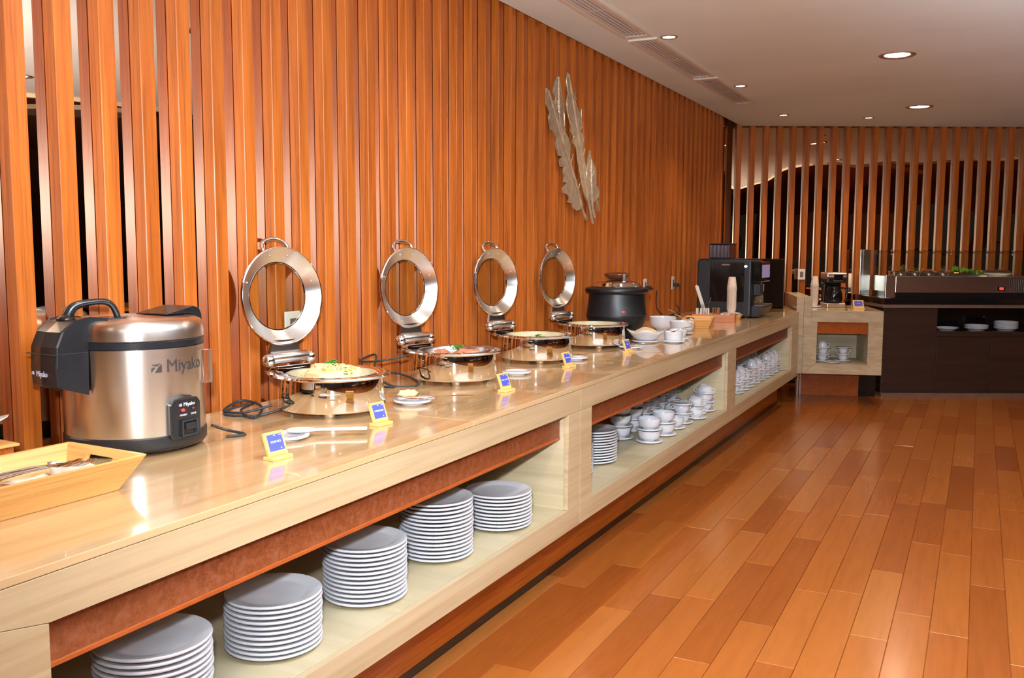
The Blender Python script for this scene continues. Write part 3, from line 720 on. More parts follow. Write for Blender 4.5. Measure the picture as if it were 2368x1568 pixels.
# local frame of the housing: -Y points outwards (to the left of the view)
prof_out = [(-.130, .385), (-.180, .392), (-.222, .384), (-.254, .358), (-.272, .318), (-.275, .262), (-.272, .212), (-.196, .186), (-.192, .326), (-.130, .345)]
g = G(); W = .062; k = len(prof_out)
secs = [(-W, .0), (-W*.9, .010), (0, .016), (W*.9, .010), (W, .0)]
vs = []
for (x, push) in secs:
    for (yy, zz) in prof_out:
        pp = push if yy < -.2 else 0
        vs.append((x, yy-pp, zz))
fs = [(i*k+j, (i+1)*k+j, (i+1)*k+(j+1) % k, i*k+(j+1) % k) for i in range(4) for j in range(k)]+[tuple(range(k))[::-1], tuple(range(4*k, 5*k))]
g.add(vs, fs)
part('housing', g, 'black', lh, bevel=.006, seg=3)
part('parting_line', G().box(-W-.0006, W+.0006, -.2915, -.19, .2985, .3005), 'dark_grey', lh)
part('latch_button', G().ball((0, -.215, .388), .024, 16, (1, .9, .5)), 'gloss_black', lh)
part('lettering', text_geo('Miyako', .022, .0004, True, .8).xf(Matrix.Rotation(pi/2, 4, 'X')), 'ink', lh, loc=(.006, -.2915, .245))
part('logo_mark', logo_mark(.011).xf(Matrix.Rotation(pi/2, 4, 'X')), 'ink', lh, loc=(-.040, -.2880, .246))
hp = [(-.052, -.20, .362), (-.050, -.188, .405), (-.046, -.168, .424), (-.036, -.125, .432), (-.028, -.085, .430), (-.024, -.066, .412), (-.022, -.055, .380)]
g = G(); hs = smooth([(p[0]+.03, p[1], p[2]) for p in hp], 4); g.tube(hs, [.018-.009*min(1, i/12) for i in range(len(hs))], 12)
part('carrying_handle', g, 'black', lh)
part('handle_saddle', G().box(-.05, .035, -.175, -.045, .374, .386), 'black', lh, bevel=.004)
# hinge cover at the right rear
hg = bpy.data.objects.new('hinge_cover', None); COL.objects.link(hg); hg.parent = rc; hg.rotation_euler = (0, 0, radians(138))
part('cover', G().prism([(-.075, .388), (-.20, .406), (-.228, .398), (-.240, .376), (-.240, .325), (-.2005, .322), (-.2005, .352), (-.190, .384), (-.075, .3845)], -.056, .056, 'x'), 'black', hg, bevel=.004)
part('hinge_knuckle', G().box(-.035, .035, -.222, -.194, .27, .30), 'black', hg, bevel=.004)
part('condensation_cup', G().lathe([(0, 0), (.015, .002), (.017, .012), (.017, .10), (0, .10)], 16), 'clear_plastic', rc, loc=((R+.012)*sin(radians(72)), -(R+.012)*cos(radians(72)), .185))

# ------------------------------------------------------------------ wooden trays
def tray(name, label, x, y, rz, lx_, ly_, h, flare, holes, cat='tray'):
    """bottom lx_ by ly_, sides flare outwards; hand holes in the short (local +-x) sides"""
    t = thing(name, label, cat, (x, y, ZT), rz)
    th = .012; a, b = lx_/2, ly_/2; A_, B_ = a+flare, b+flare
    part('bottom', G().box(-a+.002, a-.002, -b+.002, b-.002, .002, .010), 'pine', t)
    for s_ in (-1, 1):
        g = G(); o = [(-a, s_*b, 0), (a, s_*b, 0), (A_, s_*B_, h), (-A_, s_*B_, h)]; i = [(-a+.0, s_*(b-th), 0), (a, s_*(b-th), 0), (A_, s_*(B_-th), h), (-A_, s_*(B_-th), h)]
        g.add(o+i, [(0, 1, 2, 3), (7, 6, 5, 4), (0, 4, 5, 1), (1, 5, 6, 2), (2, 6, 7, 3), (3, 7, 4, 0)]); part('side_board', g, 'pine_x', t, bevel=.003)
        g = G(); # end boards with a hand hole: built from strips
        hw, z0, z1 = .048, h*.52, h*.80
        def P(yy, z, inner):
            k_ = z/h; q = a+(flare*k_)-(th if inner else 0)-.0005
            return (s_*q, yy*(b-th+flare*k_)/(b-th) if abs(yy) > hw+.001 else yy, z)
        ys = [-(b-th), -hw, hw, b-th]; zs = [0, z0, z1, h] if holes else [0, h]
        if not holes: ys = [-(b-th), b-th]
        def cell(i_, j): return holes and i_ == 1 and j == 1
        idx = {}
        for inner in (0, 1):
            for j, z in enumerate(zs):
                for i_, yy in enumerate(ys): idx[(inner, i_, j)] = len(idx)
        vs = [None]*len(idx)
        for (inner, i_, j), q in idx.items(): vs[q] = P(ys[i_], zs[j], inner)
        fs = []
        ni, nj = len(ys)-1, len(zs)-1
        for i_ in range(ni):
            for j in range(nj):
                if cell(i_, j): continue
                fs.append((idx[0, i_, j], idx[0, i_+1, j], idx[0, i_+1, j+1], idx[0, i_, j+1])); fs.append((idx[1, i_, j+1], idx[1, i_+1, j+1], idx[1, i_+1, j], idx[1, i_, j]))
        for i_ in range(ni): fs.append((idx[0, i_, nj], idx[0, i_+1, nj], idx[1, i_+1, nj], idx[1, i_, nj]))
        if holes:
            for (p, q) in [((1, 1), (2, 1)), ((2, 1), (2, 2)), ((2, 2), (1, 2)), ((1, 2), (1, 1))]: fs.append((idx[(0,)+p], idx[(0,)+q], idx[(1,)+q], idx[(1,)+p]))
        part('end_board', G().add(vs, fs), 'pine', t)
    return t
# near tray: long edge runs away to the left of the picture
near = tray('wooden_tray', 'pine tray with flared sides holding cutlery, at the lower left', -1.948, 1.285, radians(88), .50, .20, .086, .048, True)
# cutlery and napkin in it
def fork_geo(L_=.20):
    g = G().tube([(-L_/2, 0, .002), (-L_/4, 0, .006), (L_*.1, 0, .009), (L_*.25, 0, .004)], [.0075, .006, .0035, .006], 8, flat=.35)
    for k in range(4): g.tube([(L_*.25, (k-1.5)*.005, .004), (L_*.36, (k-1.5)*.006, .0), (L_*.5, (k-1.5)*.0052, .006)], [.0018, .0018, .001], 6)
    return g
def spoon_geo(L_=.20, bw=.021, bl=.034):
    g = G().tube([(-L_/2, 0, .004), (-L_/4, 0, .008), (L_*.1, 0, .008), (L_/2-bl*1.6, 0, .002)], [.008, .0055, .0032, .0035], 8, flat=.4)
    n = 16; vs = []
    for j in range(5):
        q = j/4
        for i in range(n):
            a = 2*pi*i/n; vs.append((L_/2-bl*.8+bl*q*cos(a), bw*q*sin(a), -.006+.009*q*q))
    g.add(vs, [(j*n+i, j*n+(i+1) % n, (j+1)*n+(i+1) % n, (j+1)*n+i) for j in range(4) for i in range(n)], True)
    return g
FORK = fork_geo(.22).mesh('fork', M['chrome']); SPOON = spoon_geo().mesh('spoon', M['chrome'])
for i in range(9):
    tag(part('fork', FORK, None, None, (-1.95+.006*i, 1.425-.012*i, ZT+.058+.003*i), (radians(random.uniform(-14, 14)), radians(-10), radians(30+random.uniform(-7, 7)))), 'steel fork lying with others on the napkin in the near pine tray', 'fork', 'forks in the near tray')
for i in range(6):
    tag(part('spoon', SPOON, None, None, (-1.97+.005*i, 1.285-.012*i, ZT+.058+.004*i), (pi, radians(10), radians(30+random.uniform(-7, 7)))), 'steel spoon lying bowl down beside the forks in the near pine tray', 'spoon', 'spoons in the near tray')
g = G(); nx = 14
vs = []
for i in range(nx+1):
    for j in range(nx+1):
        u, v = i/nx-.5, j/nx-.5
        vs.append((u*.34, v*.18, .014+.010*noise.noise(Vector((u*5, v*5, 3)))+.012*max(0, u+.1)))
g.add(vs, [(i*(nx+1)+j, (i+1)*(nx+1)+j, (i+1)*(nx+1)+j+1, i*(nx+1)+j+1) for i in range(nx) for j in range(nx)], True)
nap = tag(part('napkin', g, 'paper', None, (-1.948, 1.30, ZT+.012), (0, 0, radians(88))), 'white cloth napkin lining the near pine tray under the cutlery', 'napkin')
nap.modifiers.new('th', 'SOLIDIFY').thickness = .002
g = G(); vs = []
for i in range(9):
    for j in range(9):
        u, v = i/8-.5, j/8-.5
        vs.append((u*.10, v*.10, .030*(1-abs(u+v)*1.1)+.008*noise.noise(Vector((u*4, v*4, 9)))))
g.add(vs, [(i*9+j, (i+1)*9+j, (i+1)*9+j+1, i*9+j+1) for i in range(8) for j in range(8)], True)
nf = tag(part('napkin', g, 'paper', None, (-1.955, 1.50, ZT+.030), (radians(12), radians(-8), radians(60))), 'bright white folded napkin corner standing up in the near pine tray', 'napkin'); nf.modifiers.new('th', 'SOLIDIFY').thickness = .002
# wooden board with a white spouted dish behind the tray
bd = thing('wooden_board', 'thin wooden board with dark edge behind the near tray', 'board', (-2.36, 1.44, ZT), radians(86))
part('board_top', G().box(-.16, .16, -.055, .055, .052, .060), 'pine_x', bd, bevel=.002); part('board_base', G().box(-.15, .15, -.045, .045, 0, .0515), 'kick', bd, bevel=.002)
sd_ = thing('spouted_dish', 'white porcelain dish with a long curved tip on the wooden board', 'dish', (-2.33, 1.40, ZT+.0605), radians(84))
g = G(); vs = []; n = 28
for j in range(7):
    q = j/6
    for i in range(n):
        a = 2*pi*i/n; st = 1+1.15*max(0, cos(a))**3*q
        vs.append((.085*(.25+.75*q)*cos(a)*st, .050*(.25+.75*q)*sin(a), .003+.045*q**1.6+.028*max(0, cos(a))**4*q))
g.add(vs, [(j*n+i, j*n+(i+1) % n, (j+1)*n+(i+1) % n, (j+1)*n+i) for j in range(6) for i in range(n)]+[tuple(range(n))[::-1]], True)
o = part('dish_body', g, 'porcelain', sd_); o.modifiers.new('th', 'SOLIDIFY').thickness = .003

# ------------------------------------------------------------------ menu cards, spoon rests
def card(x, y, rz, text, label, s_=1.0):
    t = thing('menu_card', label, 'menu card', (x, y, ZT), rz, 'blue menu cards in wooden stands')
    part('foot', G().box(-.038, .038, -.022, .018, 0, .010), 'bamboo', t, bevel=.002)
    h = bpy.data.objects.new('holder', None)
    tl = radians(-20)
    RX = Matrix.Rotation(tl, 4, 'X')
    hd = part('holder_board', G().box(-.036, .036, -.0045, .0045, 0, .068), 'bamboo', t, loc=(0, -.001, .0095), rot=(tl, 0, 0), bevel=.0015)
    part('print', G().box(-.0275, .0275, -.0058, -.0046, .013, .060), 'blue', hd)
    part('lettering', text_geo(text, .0085 if len(text) < 12 else .0068, .0002, False, .85).xf(Matrix.Rotation(pi/2, 4, 'X')), 'ink', hd, loc=(0, -.0060, .038))
    g = G().lathe([(0, 0), (.0022, 0), (.0022, .0003), (0, .0003)], 10).xf(Matrix.Rotation(pi/2, 4, 'X'))
    part('print_emblem', g, 'ink', hd, loc=(.015, -.0059, .019))
    part('print_emblem', G().box(-.004, .004, -.0061, -.0059, .0555, .0575), 'ink', hd, loc=(0, 0, 0))
    part('print_emblem', G().box(.016, .025, -.0061, -.0059, .055, .0572), 'ink', hd)
    return t
aim = lambda x, y, off=0: rot_dir(-x, -y)+off
card(-1.730, 1.975, radians(85), 'STEAM RICE', 'blue menu card in front of the rice cooker')
card(-1.762, 2.520, radians(84), 'HAINAN RICE', 'blue menu card in front of the first chafing dish')
card(-1.728, 3.370, radians(85), 'SAMBAL CHICKEN', 'blue menu card in front of the second chafing dish')
card(-1.808, 4.210, radians(85), 'MIX VEGETABLE', 'blue menu card in front of the third chafing dish')
card(-1.768, 4.975, radians(84), 'SOUP', 'blue menu card before the white bowls and soup kettle')
RESTP = plate_mesh(.070, .016, 'rest_plate', 32)
def oval_plate(x, y, label, sx=1.0):
    o = part('side_plate', RESTP, None, None, (x, y, ZT)); o.scale = (sx, sx, 1); return tag(o, label, 'plate')
oval_plate(-1.885, 2.195, 'small white plate under the white rice spatula')
oval_plate(-1.905, 2.935, 'small white plate with used tongs beside the first chafing dish', 1.06)
oval_plate(-1.925, 3.86, 'small white plate half hidden between second and third chafing dishes')
oval_plate(-1.905, 4.52, 'small white plate behind the fourth menu card', .95)
oval_plate(-1.830, 5.19, 'small white plate with a spoon behind the last menu card', 1.05)
sp = thing('rice_spatula', 'white plastic rice spatula resting on the small near plate', 'spatula', (-1.86, 2.235, ZT+.018), radians(40))
g = G(); pr = [(-.115, .012), (-.10, .016), (.02, .010), (.045, .012), (.07, .030), (.10, .034), (.125, .026), (.135, 0)]
out = [(x, y) for x, y in pr]+[(x, -y) for x, y in pr[::-1][1:]]
part('blade_and_grip', G().prism([(-x, y) for x, y in out][::-1], 0, .006), 'white', sp, bevel=.002)
sp.rotation_euler = (0, 0, radians(36)); sp.location = (-1.80, 2.30, ZT+.0175)
tg = thing('serving_tongs', 'steel tongs with cream grips lying on the second plate', 'tongs', (-1.90, 2.93, ZT+.018), radians(20))
for s_ in (-1, 1):
    part('arm', G().tube([(-.09, 0, .006), (-.03, s_*.010, .008), (.06, s_*.018, .008), (.085, s_*.014, .004)], [.004, .006, .006, .008], 8, flat=.5), 'steel', tg)
part('grip', G().ball((-.02, .0, .022), .022, 14, (1.7, .7, .6), .5, 4), 'cream_food', tg, rot=(0, 0, .3))
def spoon_thing(name, x, y, z, rz, label, L_=.26, tilt=0, geo=None):
    o = part(name, (geo or spoon_geo(L_, .026, .04)), 'chrome', None, (x, y, z), (0, tilt, rz)); return tag(o, label, 'spoon')
spoon_thing('serving_spoon', -1.815, 2.985, ZT+.018, radians(200), 'long steel serving spoon reaching over the second plate edge', .26, radians(4))
spoon_thing('serving_spoon', -1.855, 4.63, ZT+.018, radians(215), 'steel serving spoon behind the fourth menu card', .24, radians(3))
spoon_thing('serving_spoon', -1.775, 5.25, ZT+.020, radians(215), 'steel serving spoon on the plate behind the last menu card', .24, radians(3))

# ------------------------------------------------------------------ cables and outlets
def cable(pts_, label, r=.0045):
    P = [Vector(p) for p in pts_]; out = []
    for i in range(len(P)-1):
        p0, p1, p2, p3 = P[max(i-1, 0)], P[i], P[i+1], P[min(i+2, len(P)-1)]
        for k in range(6):
            t = k/6; out.append(.5*((2*p1)+(-p0+p2)*t+(2*p0-5*p1+4*p2-p3)*t*t+(-p0+3*p1-3*p2+p3)*t**3))
    out.append(P[-1])
    return tag(part('power_cable', G().tube(out, r, 8), 'rubber'), label, 'cable')
z = ZT+.005
cable([(-2.17, 2.53, z+.02), (-2.22, 2.44, z), (-2.33, 2.40, z), (-2.38, 2.47, z+.004), (-2.34, 2.56, z+.02), (-2.30, 2.44, z+.012), (-2.20, 2.40, z), (-2.26, 2.50, z+.02), (-2.37, 2.52, z+.03), (-2.36, 2.42, z+.01), (-2.27, 2.42, z+.01), (-2.21, 2.50, z+.028)], 'coiled black cable behind the first chafing dish')
cable([(-2.20, 3.36, z+.12), (-2.28, 3.27, z+.10), (-2.40, 3.28, z+.09), (-2.33, 3.30, z+.12), (-2.28, 3.22, z+.05), (-2.20, 3.24, z), (-2.12, 3.30, z), (-2.16, 3.34, z+.02), (-2.27, 3.34, z+.04), (-2.34, 3.30, z+.02), (-2.30, 3.20, z), (-2.18, 3.22, z)], 'looped black cable with plug between the first two chafing dishes')
cable([(-2.12, 2.12, z+.03), (-2.10, 2.16, z+.01), (-2.03, 2.17, z), (-2.06, 2.12, z)], 'short black cable end at the right foot of the rice cooker')
cable([(-2.36, 7.30, 1.15), (-2.37, 7.35, 1.0), (-2.33, 7.55, z), (-2.25, 7.60, z+.03), (-2.33, 7.68, z+.02), (-2.37, 7.60, z+.01), (-2.30, 7.75, z+.05), (-2.34, 7.80, z+.1)], 'tangled black cable beside the coffee machine')
cable([(-2.37, 6.05, 1.16), (-2.375, 6.1, 1.0), (-2.33, 6.1, z), (-2.22, 6.22, z), (-2.15, 6.3, z)], 'black cable running down beside the soup kettle')
def outlet(x, y, z_, rz, label, plug=True, sz=.07):
    t = thing('wall_outlet', label, 'outlet', (x, y, z_), rz)
    part('plate', G().box(-sz/2, sz/2, -.008, 0, -.058, .058), 'white', t, bevel=.003)
    part('socket', G().box(-.018, .018, -.0095, -.0081, -.030, .030), 'grey_metal', t, bevel=.001)
    if plug: part('plug', G().box(-.018, .018, -.055, -.0096, -.030, .0).tube([(0, -.05, -.015), (0, -.075, -.02)], .007, 8), 'rubber', t, bevel=.003)
    return t
outlet(X_SLAT+.0085, 7.17, 1.19, pi/2, 'white wall outlet with black plug just right of the soup kettle')
outlet(X_SLAT+.0085, 7.93, 1.19, pi/2, 'white wall outlet with black plug left of the coffee machine')
outlet(X_SLAT+.0085, 2.86, 1.18, pi/2, 'white wall outlet seen through the first glass lid', False, .09)

# ------------------------------------------------------------------ soup kettle
kt = thing('soup_kettle', 'black round electric soup kettle with chrome lid', 'soup kettle', (-2.135, 5.76, ZT), rot_dir(2.135, -5.76))
part('body', G().lathe([(0, .02), (.120, .02), (.150, .035), (.178, .085), (.196, .135), (.199, .150), (.199, .160), (.196, .166), (.186, .25), (.180, .298)], 56), 'matt_black', kt)
part('seam', G().lathe([(.1975, .152), (.2005, .154), (.2005, .158), (.1985, .160)], 56), 'dark_grey', kt)
part('rim', G().lathe([(.178, .296), (.196, .297), (.206, .306), (.209, .318), (.205, .330), (.190, .336), (.160, .338)], 56), 'matt_black', kt)
part('foot_ring', G().lathe([(0, 0), (.105, 0), (.110, .006), (.116, .021), (0, .021)], 40), 'rubber', kt)
part('lid', G().lathe([(.165, .338), (.167, .343), (.158, .347), (.150, .362), (.120, .376), (.070, .382), (0, .384)], 52), 'chrome', kt)
part('lid_knob', G().lathe([(0, .384), (.045, .386), (.060, .392), (.082, .412), (.088, .420), (.080, .428), (.045, .434), (0, .435)], 36), 'knob_brown', kt)
part('ladle_clip', G().box(-.008, .012, -.008, .006, .372, .425), 'handle_chrome', kt, loc=(.045, -.075, 0), bevel=.002)
part('indicator_light', G().ball((0, 0, 0), .009, 12, (1.2, .7, .7)), 'red_led', kt, loc=(.192*sin(radians(13)), -.192*cos(radians(13)), .185))
part('thermostat_knob', G().lathe([(.0, .022), (.014, .022), (.018, .018), (.018, 0), (0, 0)], 20).xf(Matrix.Rotation(pi/2, 4, 'X')), 'handle_chrome', kt, loc=(.175*sin(radians(13)), -.172*cos(radians(13)), .093))

# ------------------------------------------------------------------ sauce bowls
def pl(x, y, label, s_=1.0):
    o = part('saucer', SAUCER, None, None, (x, y, ZT)); o.scale = (s_, s_, 1); return tag(o, label, 'saucer')
pl(-1.868, 5.575, 'white saucer under the square bowl of mashed food', 1.12)
sq = thing('square_bowl', 'white bowl with four pointed corners full of pale crackers', 'bowl', (-1.868, 5.575, ZT+.0095), radians(20))
g = G(); vs = []; n = 32
for j in range(8):
    q = j/7
    for i in range(n):
        a = 2*pi*i/n; sqr = 1+.22*abs(cos(2*a))**1.5*q
        vs.append(((.042+.058*q**.8)*cos(a)*sqr, (.042+.058*q**.8)*sin(a)*sqr, .002+.052*q**1.3+.022*abs(cos(2*a))**2*q*q))
g.add(vs, [(j*n+i, j*n+(i+1) % n, (j+1)*n+(i+1) % n, (j+1)*n+i) for j in range(7) for i in range(n)]+[tuple(range(n))[::-1]], True)
part('bowl_body', g, 'porcelain', sq).modifiers.new('th', 'SOLIDIFY').thickness = .003
part('pale_crackers', G().ball((0, 0, .048), .075, 20, (1, .95, .42), .35, 2), 'cream_food', sq)
pl(-1.715, 5.665, 'white saucer under the straight cup of dark sauce', .98)
sc1 = thing('sauce_cup', 'straight white cup of dark red sauce with a spoon', 'cup', (-1.715, 5.665, ZT+.0095), 0)
part('cup_body', G().lathe([(0, .003), (.040, .002), (.046, 0), (.052, .006), (.056, .014), (.057, .058), (.0555, .060), (.054, .058), (.052, .04), (0, .038)], 32), 'porcelain', sc1)
part('sauce', G().lathe([(0, .053), (.030, .052), (.0535, .050)], 24), 'sauce', sc1)
spoon_thing('teaspoon', -1.665, 5.665, ZT+.080, radians(215), 'small steel spoon across the dark sauce cup', .15, radians(12), spoon_geo(.15, .013, .020))
pl(-1.735, 5.84, 'white saucer under the second sauce cup', .9)
sc2 = thing('sauce_cup', 'white sauce cup just behind the dark sauce cup', 'cup', (-1.735, 5.84, ZT+.0095), 0)
part('cup_body', G().lathe([(0, .003), (.030, .002), (.034, 0), (.04, .006), (.052, .03), (.060, .056), (.0585, .058), (.05, .03), (0, .028)], 32), 'porcelain', sc2)
part('sauce', G().lathe([(0, .046), (.030, .045), (.0555, .044)], 24), 'sauce', sc2)
b1 = thing('deep_bowl', 'deep white bowl behind the others, beside the kettle', 'bowl', (-2.06, 6.53, ZT), 0)
part('bowl_body', bowl_mesh(.098, .095, 'bowl_body'), None, b1)
b2 = thing('deep_bowl', 'deep white bowl nearest the first small pine tray', 'bowl', (-1.835, 6.26, ZT+.0095), 0)
part('bowl_body', bowl_mesh(.086, .080, 'bowl_body'), None, b2)
pl(-1.835, 6.26, 'white saucer under the deep bowl nearest the small tray', 1.05)
spoon_thing('teaspoon', -1.80, 6.18, ZT+.105, radians(35), 'steel spoon standing in the deep bowl near the tray', .16, radians(28), spoon_geo(.16, .013, .020))
spoon_thing('teaspoon', -2.0, 6.62, ZT+.115, radians(60), 'dark-looking spoon handle in the rear deep bowl', .15, radians(24), spoon_geo(.15, .013, .020))

# ------------------------------------------------------------------ the far end of the counter top: trays, sachets, cups
t2 = tray('wooden_tray', 'small pine tray with a hand hole and a ladle bowl inside', -1.905, 6.93, radians(22), .17, .36, .068, .028, True)
t2.rotation_euler = (0, 0, radians(12))
tag(part('ladle', G().ball((0, 0, 0), .045, 20, (1, 1, .6)), 'chrome', None, (-1.97, 6.92, ZT+.045)), 'round steel ladle bowl lying upside down in the small pine tray', 'ladle')
bx = thing('sachet_box', 'reddish wooden box holding sugar sachets before the coffee machine', 'box', (-1.93, 7.50, ZT), radians(10))
for (a, b, c, d) in [(-.17, .17, -.105, -.095), (-.17, .17, .095, .105), (-.17, -.16, -.095, .095), (.16, .17, -.095, .095)]:
    part('board', G().box(a, b, c, d, 0, .062), 'red_pine', bx, bevel=.002)
part('bottom', G().box(-.16, .16, -.095, .095, .001, .008), 'pine', bx)
rs = random.Random(4)
for i in range(11):
    tag(part('sugar_sachet', G().box(-.0035, .0035, -.03, .03, 0, .098), 'paper', None, (-2.055+i*.0095, 7.45+i*.0018, ZT+.0085), (radians(rs.uniform(-5, 5)), radians(rs.uniform(-6, 6)), radians(10+rs.uniform(-4, 4)))), 'white sugar sachet standing in the reddish box', 'sachet', 'white sugar sachets')
for i in range(6):
    tag(part('brown_sachet', G().box(-.004, .004, -.03, .03, 0, .104), 'kraft', None, (-1.94+i*.011, 7.475+i*.002, ZT+.0085), (0, radians(rs.uniform(-8, 8)), radians(10+rs.uniform(-4, 4)))), 'brown paper sachet standing beside the white sachets', 'sachet', 'brown sugar sachets')
for i in range(4):
    tag(part('creamer_sachet', G().box(-.005, .005, -.025, .025, 0, .058), 'paper', None, (-1.862+i*.017, 7.49+i*.003, ZT+.0085), (0, radians(rs.uniform(-20, 20)), radians(10+rs.uniform(-8, 8)))), 'small white creamer sachet at the front end of the box', 'sachet', 'creamer sachets')
st = thing('straw_holder', 'clear plastic holder with leaning white paper stirrers', 'holder', (-2.06, 7.70, ZT), 0)
part('tumbler', G().lathe([(0, .003), (.026, 0), (.034, .13), (.032, .13), (.025, .006), (0, .006)], 20), 'clear_plastic', st)
for i in range(7):
    a = rs.uniform(-.012, .012); b = rs.uniform(-.012, .012)
    tag(part('paper_stirrer', G().tube([(0, 0, 0), (-.085, -.02, .265)], .0055, 6), 'paper', None, (-2.045+a, 7.70+b, ZT+.012+rs.uniform(0, .012))), 'white wrapped stirrer leaning left in the clear holder', 'stirrer', 'white wrapped stirrers')
tag(part('spoon', G().tube([(0, 0, 0), (.05, .0, .17)], [.003, .006], 8, flat=.5), 'chrome', None, (-2.062, 7.70, ZT+.012)), 'steel spoon handle leaning right in the clear holder', 'spoon')
wbx = tray('wooden_tray', 'small wooden stand under the speckled paper cups', -1.86, 7.79, radians(8), .14, .12, .04, .018, False)
tag(part('saucer', SAUCER, None, None, (-1.86, 7.79, ZT+.041)), 'cream saucer below the paper cups before the coffee machine', 'saucer')
def cup_stack(x, y, z, n, label, group, s_=1.0):
    # nested paper cups, upside down: each cup a thing
    g = G().lathe([(.0265*s_, .085*s_), (.0275*s_, .088*s_), (0, .088*s_)], 24)
    g.lathe([(.0405*s_, .003), (.042*s_, .003), (.042*s_, 0), (.040*s_, 0), (.0275*s_, .088*s_)], 24)
    g.lathe([(.040*s_, .002), (.0275*s_, .088*s_)], 24)
    me = g.mesh('paper_cup', M['cup_paper']); zz = z
    for i in range(n):
        zz = z+i*.0145*s_
        tag(part('paper_cup', me, None, None, (x, y, zz)), label, 'paper cup', group)
def cup_column(x, y, z, label, group):
    # lower stack of straight nested cups upright and a tapering upturned top cup stack, as in the picture
    low = G().lathe([(0, 0), (.029, 0), (.030, .002), (.0405, .040), (.0415, .0405), (.0415, .043), (.0395, .043), (.0285, .004), (0, .004)], 26).mesh('paper_cup', M['cup_paper'])
    for i in range(13): tag(part('paper_cup', low, None, None, (x, y, z+i*.0125)), 'speckled paper cup in the lower part of '+label, 'paper cup', group)
    top_ = G().lathe([(.041, 0), (.0425, 0), (.0425, .003), (.040, .004), (.0285, .086), (.0275, .088), (0, .088)], 26).mesh('paper_cup', M['cup_paper'])
    for i in range(3): tag(part('paper_cup', top_, None, None, (x, y, z+12*.0125+.044+i*.011)), 'speckled upturned paper cup in the top part of '+label, 'paper cup', group)
cup_column(-1.86, 7.79, ZT+.0525, 'the stack before the coffee machine', 'paper cups before the coffee machine')

# ------------------------------------------------------------------ coffee machine
cm = thing('coffee_machine', 'large black automatic coffee machine at the end of the counter', 'coffee machine', (0, 0, 0), 0)
x0, x1, y0, y1 = -2.20, -1.735, 7.93, 8.42; z0, z1 = ZT, 1.395
part('housing', G().box(x0, x1, y0, y1, z0+.012, z1), 'dark_grey', cm, bevel=.012, seg=3)
part('top_lid', G().box(x0+.01, x1-.03, y0+.02, y1-.02, z1, z1+.012), 'dark_grey', cm, bevel=.004)
part('side_panel', G().box(x0+.115, x1-.055, y0-.004, y0-.0005, z0+.14, z1-.02), 'gloss_black', cm, bevel=.002)
part('side_skirt', G().box(x0+.115, x1-.055, y0-.003, y0-.0005, z0+.03, z0+.13), 'dark_grey', cm, bevel=.002)
part('nameplate', G().box(x0+.215, x0+.285, y0-.006, y0-.0045, z1-.045, z1-.033), 'grey_metal', cm)
part('power_light', G().ball((x1-.045, y0-.004, z1-.052), .011, 14, (1.3, .4, .9)), 'blue_led', cm)
part('front_head', G().box(x1, x1+.075, y0+.05, y1-.06, z1-.19, z1-.012), 'gloss_black', cm, bevel=.012)
part('touch_screen', G().box(x1+.0755, x1+.078, y0+.09, y1-.10, z1-.15, z1-.04), 'screen', cm)
part('spout_block', G().box(x1, x1+.06, y0+.10, y0+.24, z1-.30, z1-.20), 'dark_grey', cm, bevel=.006)
part('spout_trim', G().box(x1+.0605, x1+.064, y0+.095, y0+.245, z1-.208, z1-.200).box(x1+.0605, x1+.064, y0+.237, y0+.245, z1-.27, z1-.208), 'handle_chrome', cm)
part('front_column', G().box(x1, x1+.02, y0+.05, y1-.05, z0+.10, z1-.31), 'gloss_black', cm, bevel=.003)
for i in range(4): part('button', G().ball((x1+.022, y0+.30, z0+.14+i*.04), .006, 10), 'handle_chrome', cm)
part('drip_tray', G().prism([(x1, z0+.012), (x1+.05, z0+.012), (x1+.10, z0+.085), (x1+.10, z0+.108), (x1, z0+.108)], y0+.05, y1-.05, 'y'), 'dark_grey', cm, bevel=.004)
part('drip_grid', G().box(x1+.01, x1+.095, y0+.06, y1-.06, z0+.109, z0+.113), 'steel', cm)
for (a, b) in ((x0+.04, y0+.04), (x1-.04, y0+.04), (x0+.04, y1-.04), (x1-.04, y1-.04)): part('foot', G().lathe([(0, 0), (.018, 0), (.018, .0125), (0, .0125)], 12, (a, b, z0)), 'rubber', cm)
hp_ = part('bean_hopper', G().box(x0+.075, x0+.26, y0+.10, y0+.33, z1+.0125, z1+.135), 'smoke', cm, bevel=.008)
part('hopper_lid', G().box(x0+.072, x0+.263, y0+.097, y0+.333, z1+.1355, z1+.145), 'dark_grey', cm, bevel=.003)
# small mirror panel closing the counter end
mp_ = thing('mirror_upstand', 'low bronze mirror panel at the far end of the counter top', 'mirror', (0, 0, 0))
part('mirror_face', G().box(-2.40, -1.645, 8.930, 8.938, ZT+.001, 1.40), 'mirror_l', mp_)
part('mirror_back', G().box(-2.40, -1.645, 8.9385, 8.95, ZT+.001, 1.40), 'dark_wall', mp_)
_p0 = far(2.757, 8.99); _d = Vector((-sin(BETA-radians(10.4)), cos(BETA-radians(10.4)), 0)); _p1 = _p0+_d*.7
part('worktop_slab', G().prism([(-2.42, 9.062), (XF, 9.062), (_p0.x-.008, _p0.y), (_p1.x-.008, _p1.y), (-2.42, _p1.y)], ZT-.11, ZT), 'stone_top', top, bevel=.0015)

